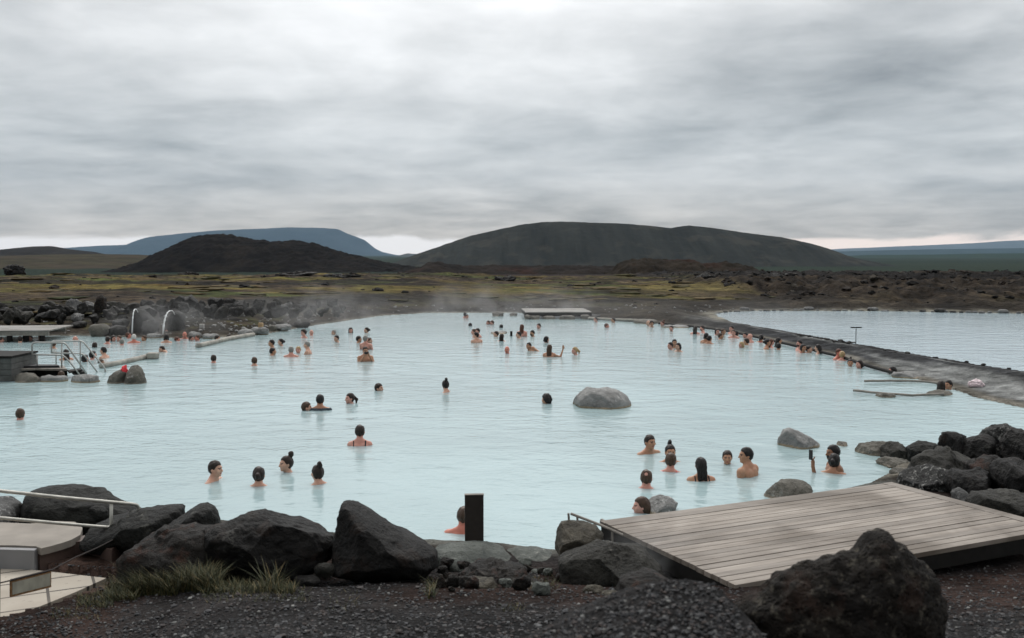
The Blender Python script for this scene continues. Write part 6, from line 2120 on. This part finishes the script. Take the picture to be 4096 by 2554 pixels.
    (3070, 1356, 1397, 95, 'f', 'lowbun', 'black', 'tan', None, "woman with a black updo in right profile at the spit", GE),
    (3085, 1356, 1391, 120, 'f', 'long', 'red', 'pink', None, "reddish long hair between the updo and the tall dark hair", GE),
    (3115, 1350, 1389, 110, 'f', 'long', 'black', 'tan', None, "woman with big long black hair above the red swimsuit", GE),
    (3114, 1372, 1399, 172, 'f', 'short', 'black', 'tan', 'shirt_red', "bather in a bright red top from behind at the spit", GE),
    (3197, 1360, 1406, -60, 'm', 'beard', 'black', 'pink', None, "bearded man at the left of the four by the white edging", GE),
    (3213, 1377, 1412, 50, 'f', 'bob', 'black', 'tan', 'high_pink', "second of the four by the white edging, in pink", GE),
    (3236, 1383, 1412, 70, 'm', 'short', 'black', 'fair', None, "third of the four by the white edging, short black hair", GE),
    (3271, 1378, 1415, -110, 'f', 'long', 'black', 'fair', None, "long-haired woman at the right of the four by the white edging", GE),
    (3355, 1395, 1438, 60, 'm', 'short', 'red', 'red', None, "auburn-haired man behind the blond head at the spit", GE),
    (3369, 1405, 1442, 150, 'f', 'short', 'blond', 'pink', None, "blond head in front of the auburn-haired man", GE),
    (3401, 1436, 1466, 0, 'f', 'bun', 'dark', 'tan', None, "woman with a small top bun facing the viewer at the spit", GE),
    (3437, 1441, 1474, -55, 'f', 'bob', 'dark', 'pink', None, "dark-haired woman looking left, right of the small top bun", GE),
    (3569, 1466, 1494, -85, 'm', 'short', 'black', 'pink', None, "black-haired head in left profile by the dark edging pole", GE),
    (3614, 1488, 1508, 175, 'f', 'short', 'black', 'tan', None, "black head from behind low beside the long pale slab", GE),
    (3765, 1523, 1562, 165, 'f', 'bob', 'dark', 'pink', None, "dark bobbed head from behind between the two floating poles", GE),
    (3793, 1520, 1558, -40, 'm', 'short', 'black', 'tan', None, "black-haired head behind the bob between the two floating poles", GE),
]
BATHER = {t[0]: person(*t) for t in PEOPLE}


# ---- things held in the bathers' hands
def held(o, u, local, rot):
    """put a held thing at a place given in its holder's own frame"""
    b = BATHER[u]
    Mw = Matrix.Translation(b.location) @ b.rotation_euler.to_matrix().to_4x4()
    o.location = Mw @ Vector(local)
    o.rotation_euler = (rot[0], rot[1], b.rotation_euler.z + rot[2])
    return o


cm = empty("camera_body")
tag(cm, "black camera held to his face by the bare-chested man", "camera")
MB().box((0, 0, 0), (0.135, 0.05, 0.085), bevel=0.01).build("casing", M['black_plastic'], cm)
MB().tube([(0.0, -0.02, 0), (0.0, -0.10, 0)], 0.033, 12).build("lens", M['black_plastic'], cm)
held(cm, 1462, (0.0, -0.235, -0.165), (0, 0, 0))


def phone(label, u, local, rot):
    o = empty("phone")
    tag(o, label, "phone")
    MB().box((0, 0, 0), (0.08, 0.014, 0.16), bevel=0.004).build("case", M['black_plastic'], o)
    MB().box((0, -0.0085, 0), (0.07, 0.003, 0.145)).build("screen", M['black_plastic'], o)
    held(o, u, local, rot)


phone("dark phone held up by the bearded man near the right rocks", 3329, (0.12, -0.375, -0.125), (0, 0, 0.4))
phone("dark phone held out by the reaching dark-bunned woman", 2838, (0.0, -0.545, -0.37), (0, R(90), 0))


# ------------------------------------------------------------------ steam over the warm water
def steam(loc, size, dens, seed, label, sc=1.0):
    V, F = ICO[3]
    o = link("steam", np_mesh("steam", V * np.array(size) / 2, F))
    o.location = loc
    m = bpy.data.materials.new("steam_wisps")
    m.use_nodes = True
    nt = m.node_tree
    nt.nodes.clear()
    out = nt.nodes.new('ShaderNodeOutputMaterial')
    pv = nt.nodes.new('ShaderNodeVolumePrincipled')
    pv.inputs['Color'].default_value = (0.93, 0.95, 0.96, 1)
    tc = objco(nt)
    mp = nt.nodes.new('ShaderNodeMapping')
    mp.inputs['Scale'].default_value = tuple(2 / s for s in size)
    nt.links.new(tc, mp.inputs[0])
    ln = nt.nodes.new('ShaderNodeVectorMath')
    ln.operation = 'LENGTH'
    nt.links.new(mp.outputs[0], ln.inputs[0])
    fall = mapr(nt, ln.outputs['Value'], 0.15, 1.0, 1.0, 0.0)
    sh = nt.nodes.new('ShaderNodeVectorMath')
    sh.operation = 'ADD'
    sh.inputs[1].default_value = (seed * 3.1, seed * 1.7, 0)
    nt.links.new(tc, sh.inputs[0])
    n = noise(nt, sh.outputs[0], 0.8 / sc, 3, 0.55, 0.6)
    d = math_n(nt, 'MULTIPLY', math_n(nt, 'MULTIPLY', fall, mapr(nt, n, 0.38, 0.66)), dens)
    nt.links.new(d, pv.inputs['Density'])
    nt.links.new(pv.outputs[0], out.inputs['Volume'])
    o.data.materials.clear()
    o.data.materials.append(m)
    tag(o, label, "steam", kind="stuff")


for (ou, ov, y, size, dn, lb) in ((760, 738, 45.5, (10, 5, 3.2), 0.16, "thin steam over the far left corner of the pool"), (1130, 730, 54.0, (10, 6, 3.4), 0.15, "thin steam over the far middle shore"),
                                  (1330, 728, 56.0, (8, 5, 3.2), 0.13, "thin steam behind the far platform"), (395, 765, 40.5, (7, 4, 3.0), 0.15, "thin steam round the water spouts")):
    q = at_y(ou * OV, ov * OV, y)
    steam((float(q[0]), y, float(q[2])), size, dn, ou * 0.01, lb)
q = at_y(1545 * OV, 1325 * OV, 9.6)
steam((float(q[0]), 9.55, float(q[2])), (1.3, 1.0, 0.9), 0.55, 4.0, "faint steam drifting up beside the deck's near corner", 0.3)
steam((2.0, 48.0, 0.3), (52, 22, 2.6), 0.022, 2.2, "wide thin veil of steam lying over the far half of the pool", 4.0)
scene.cycles.volume_step_rate = 1.5
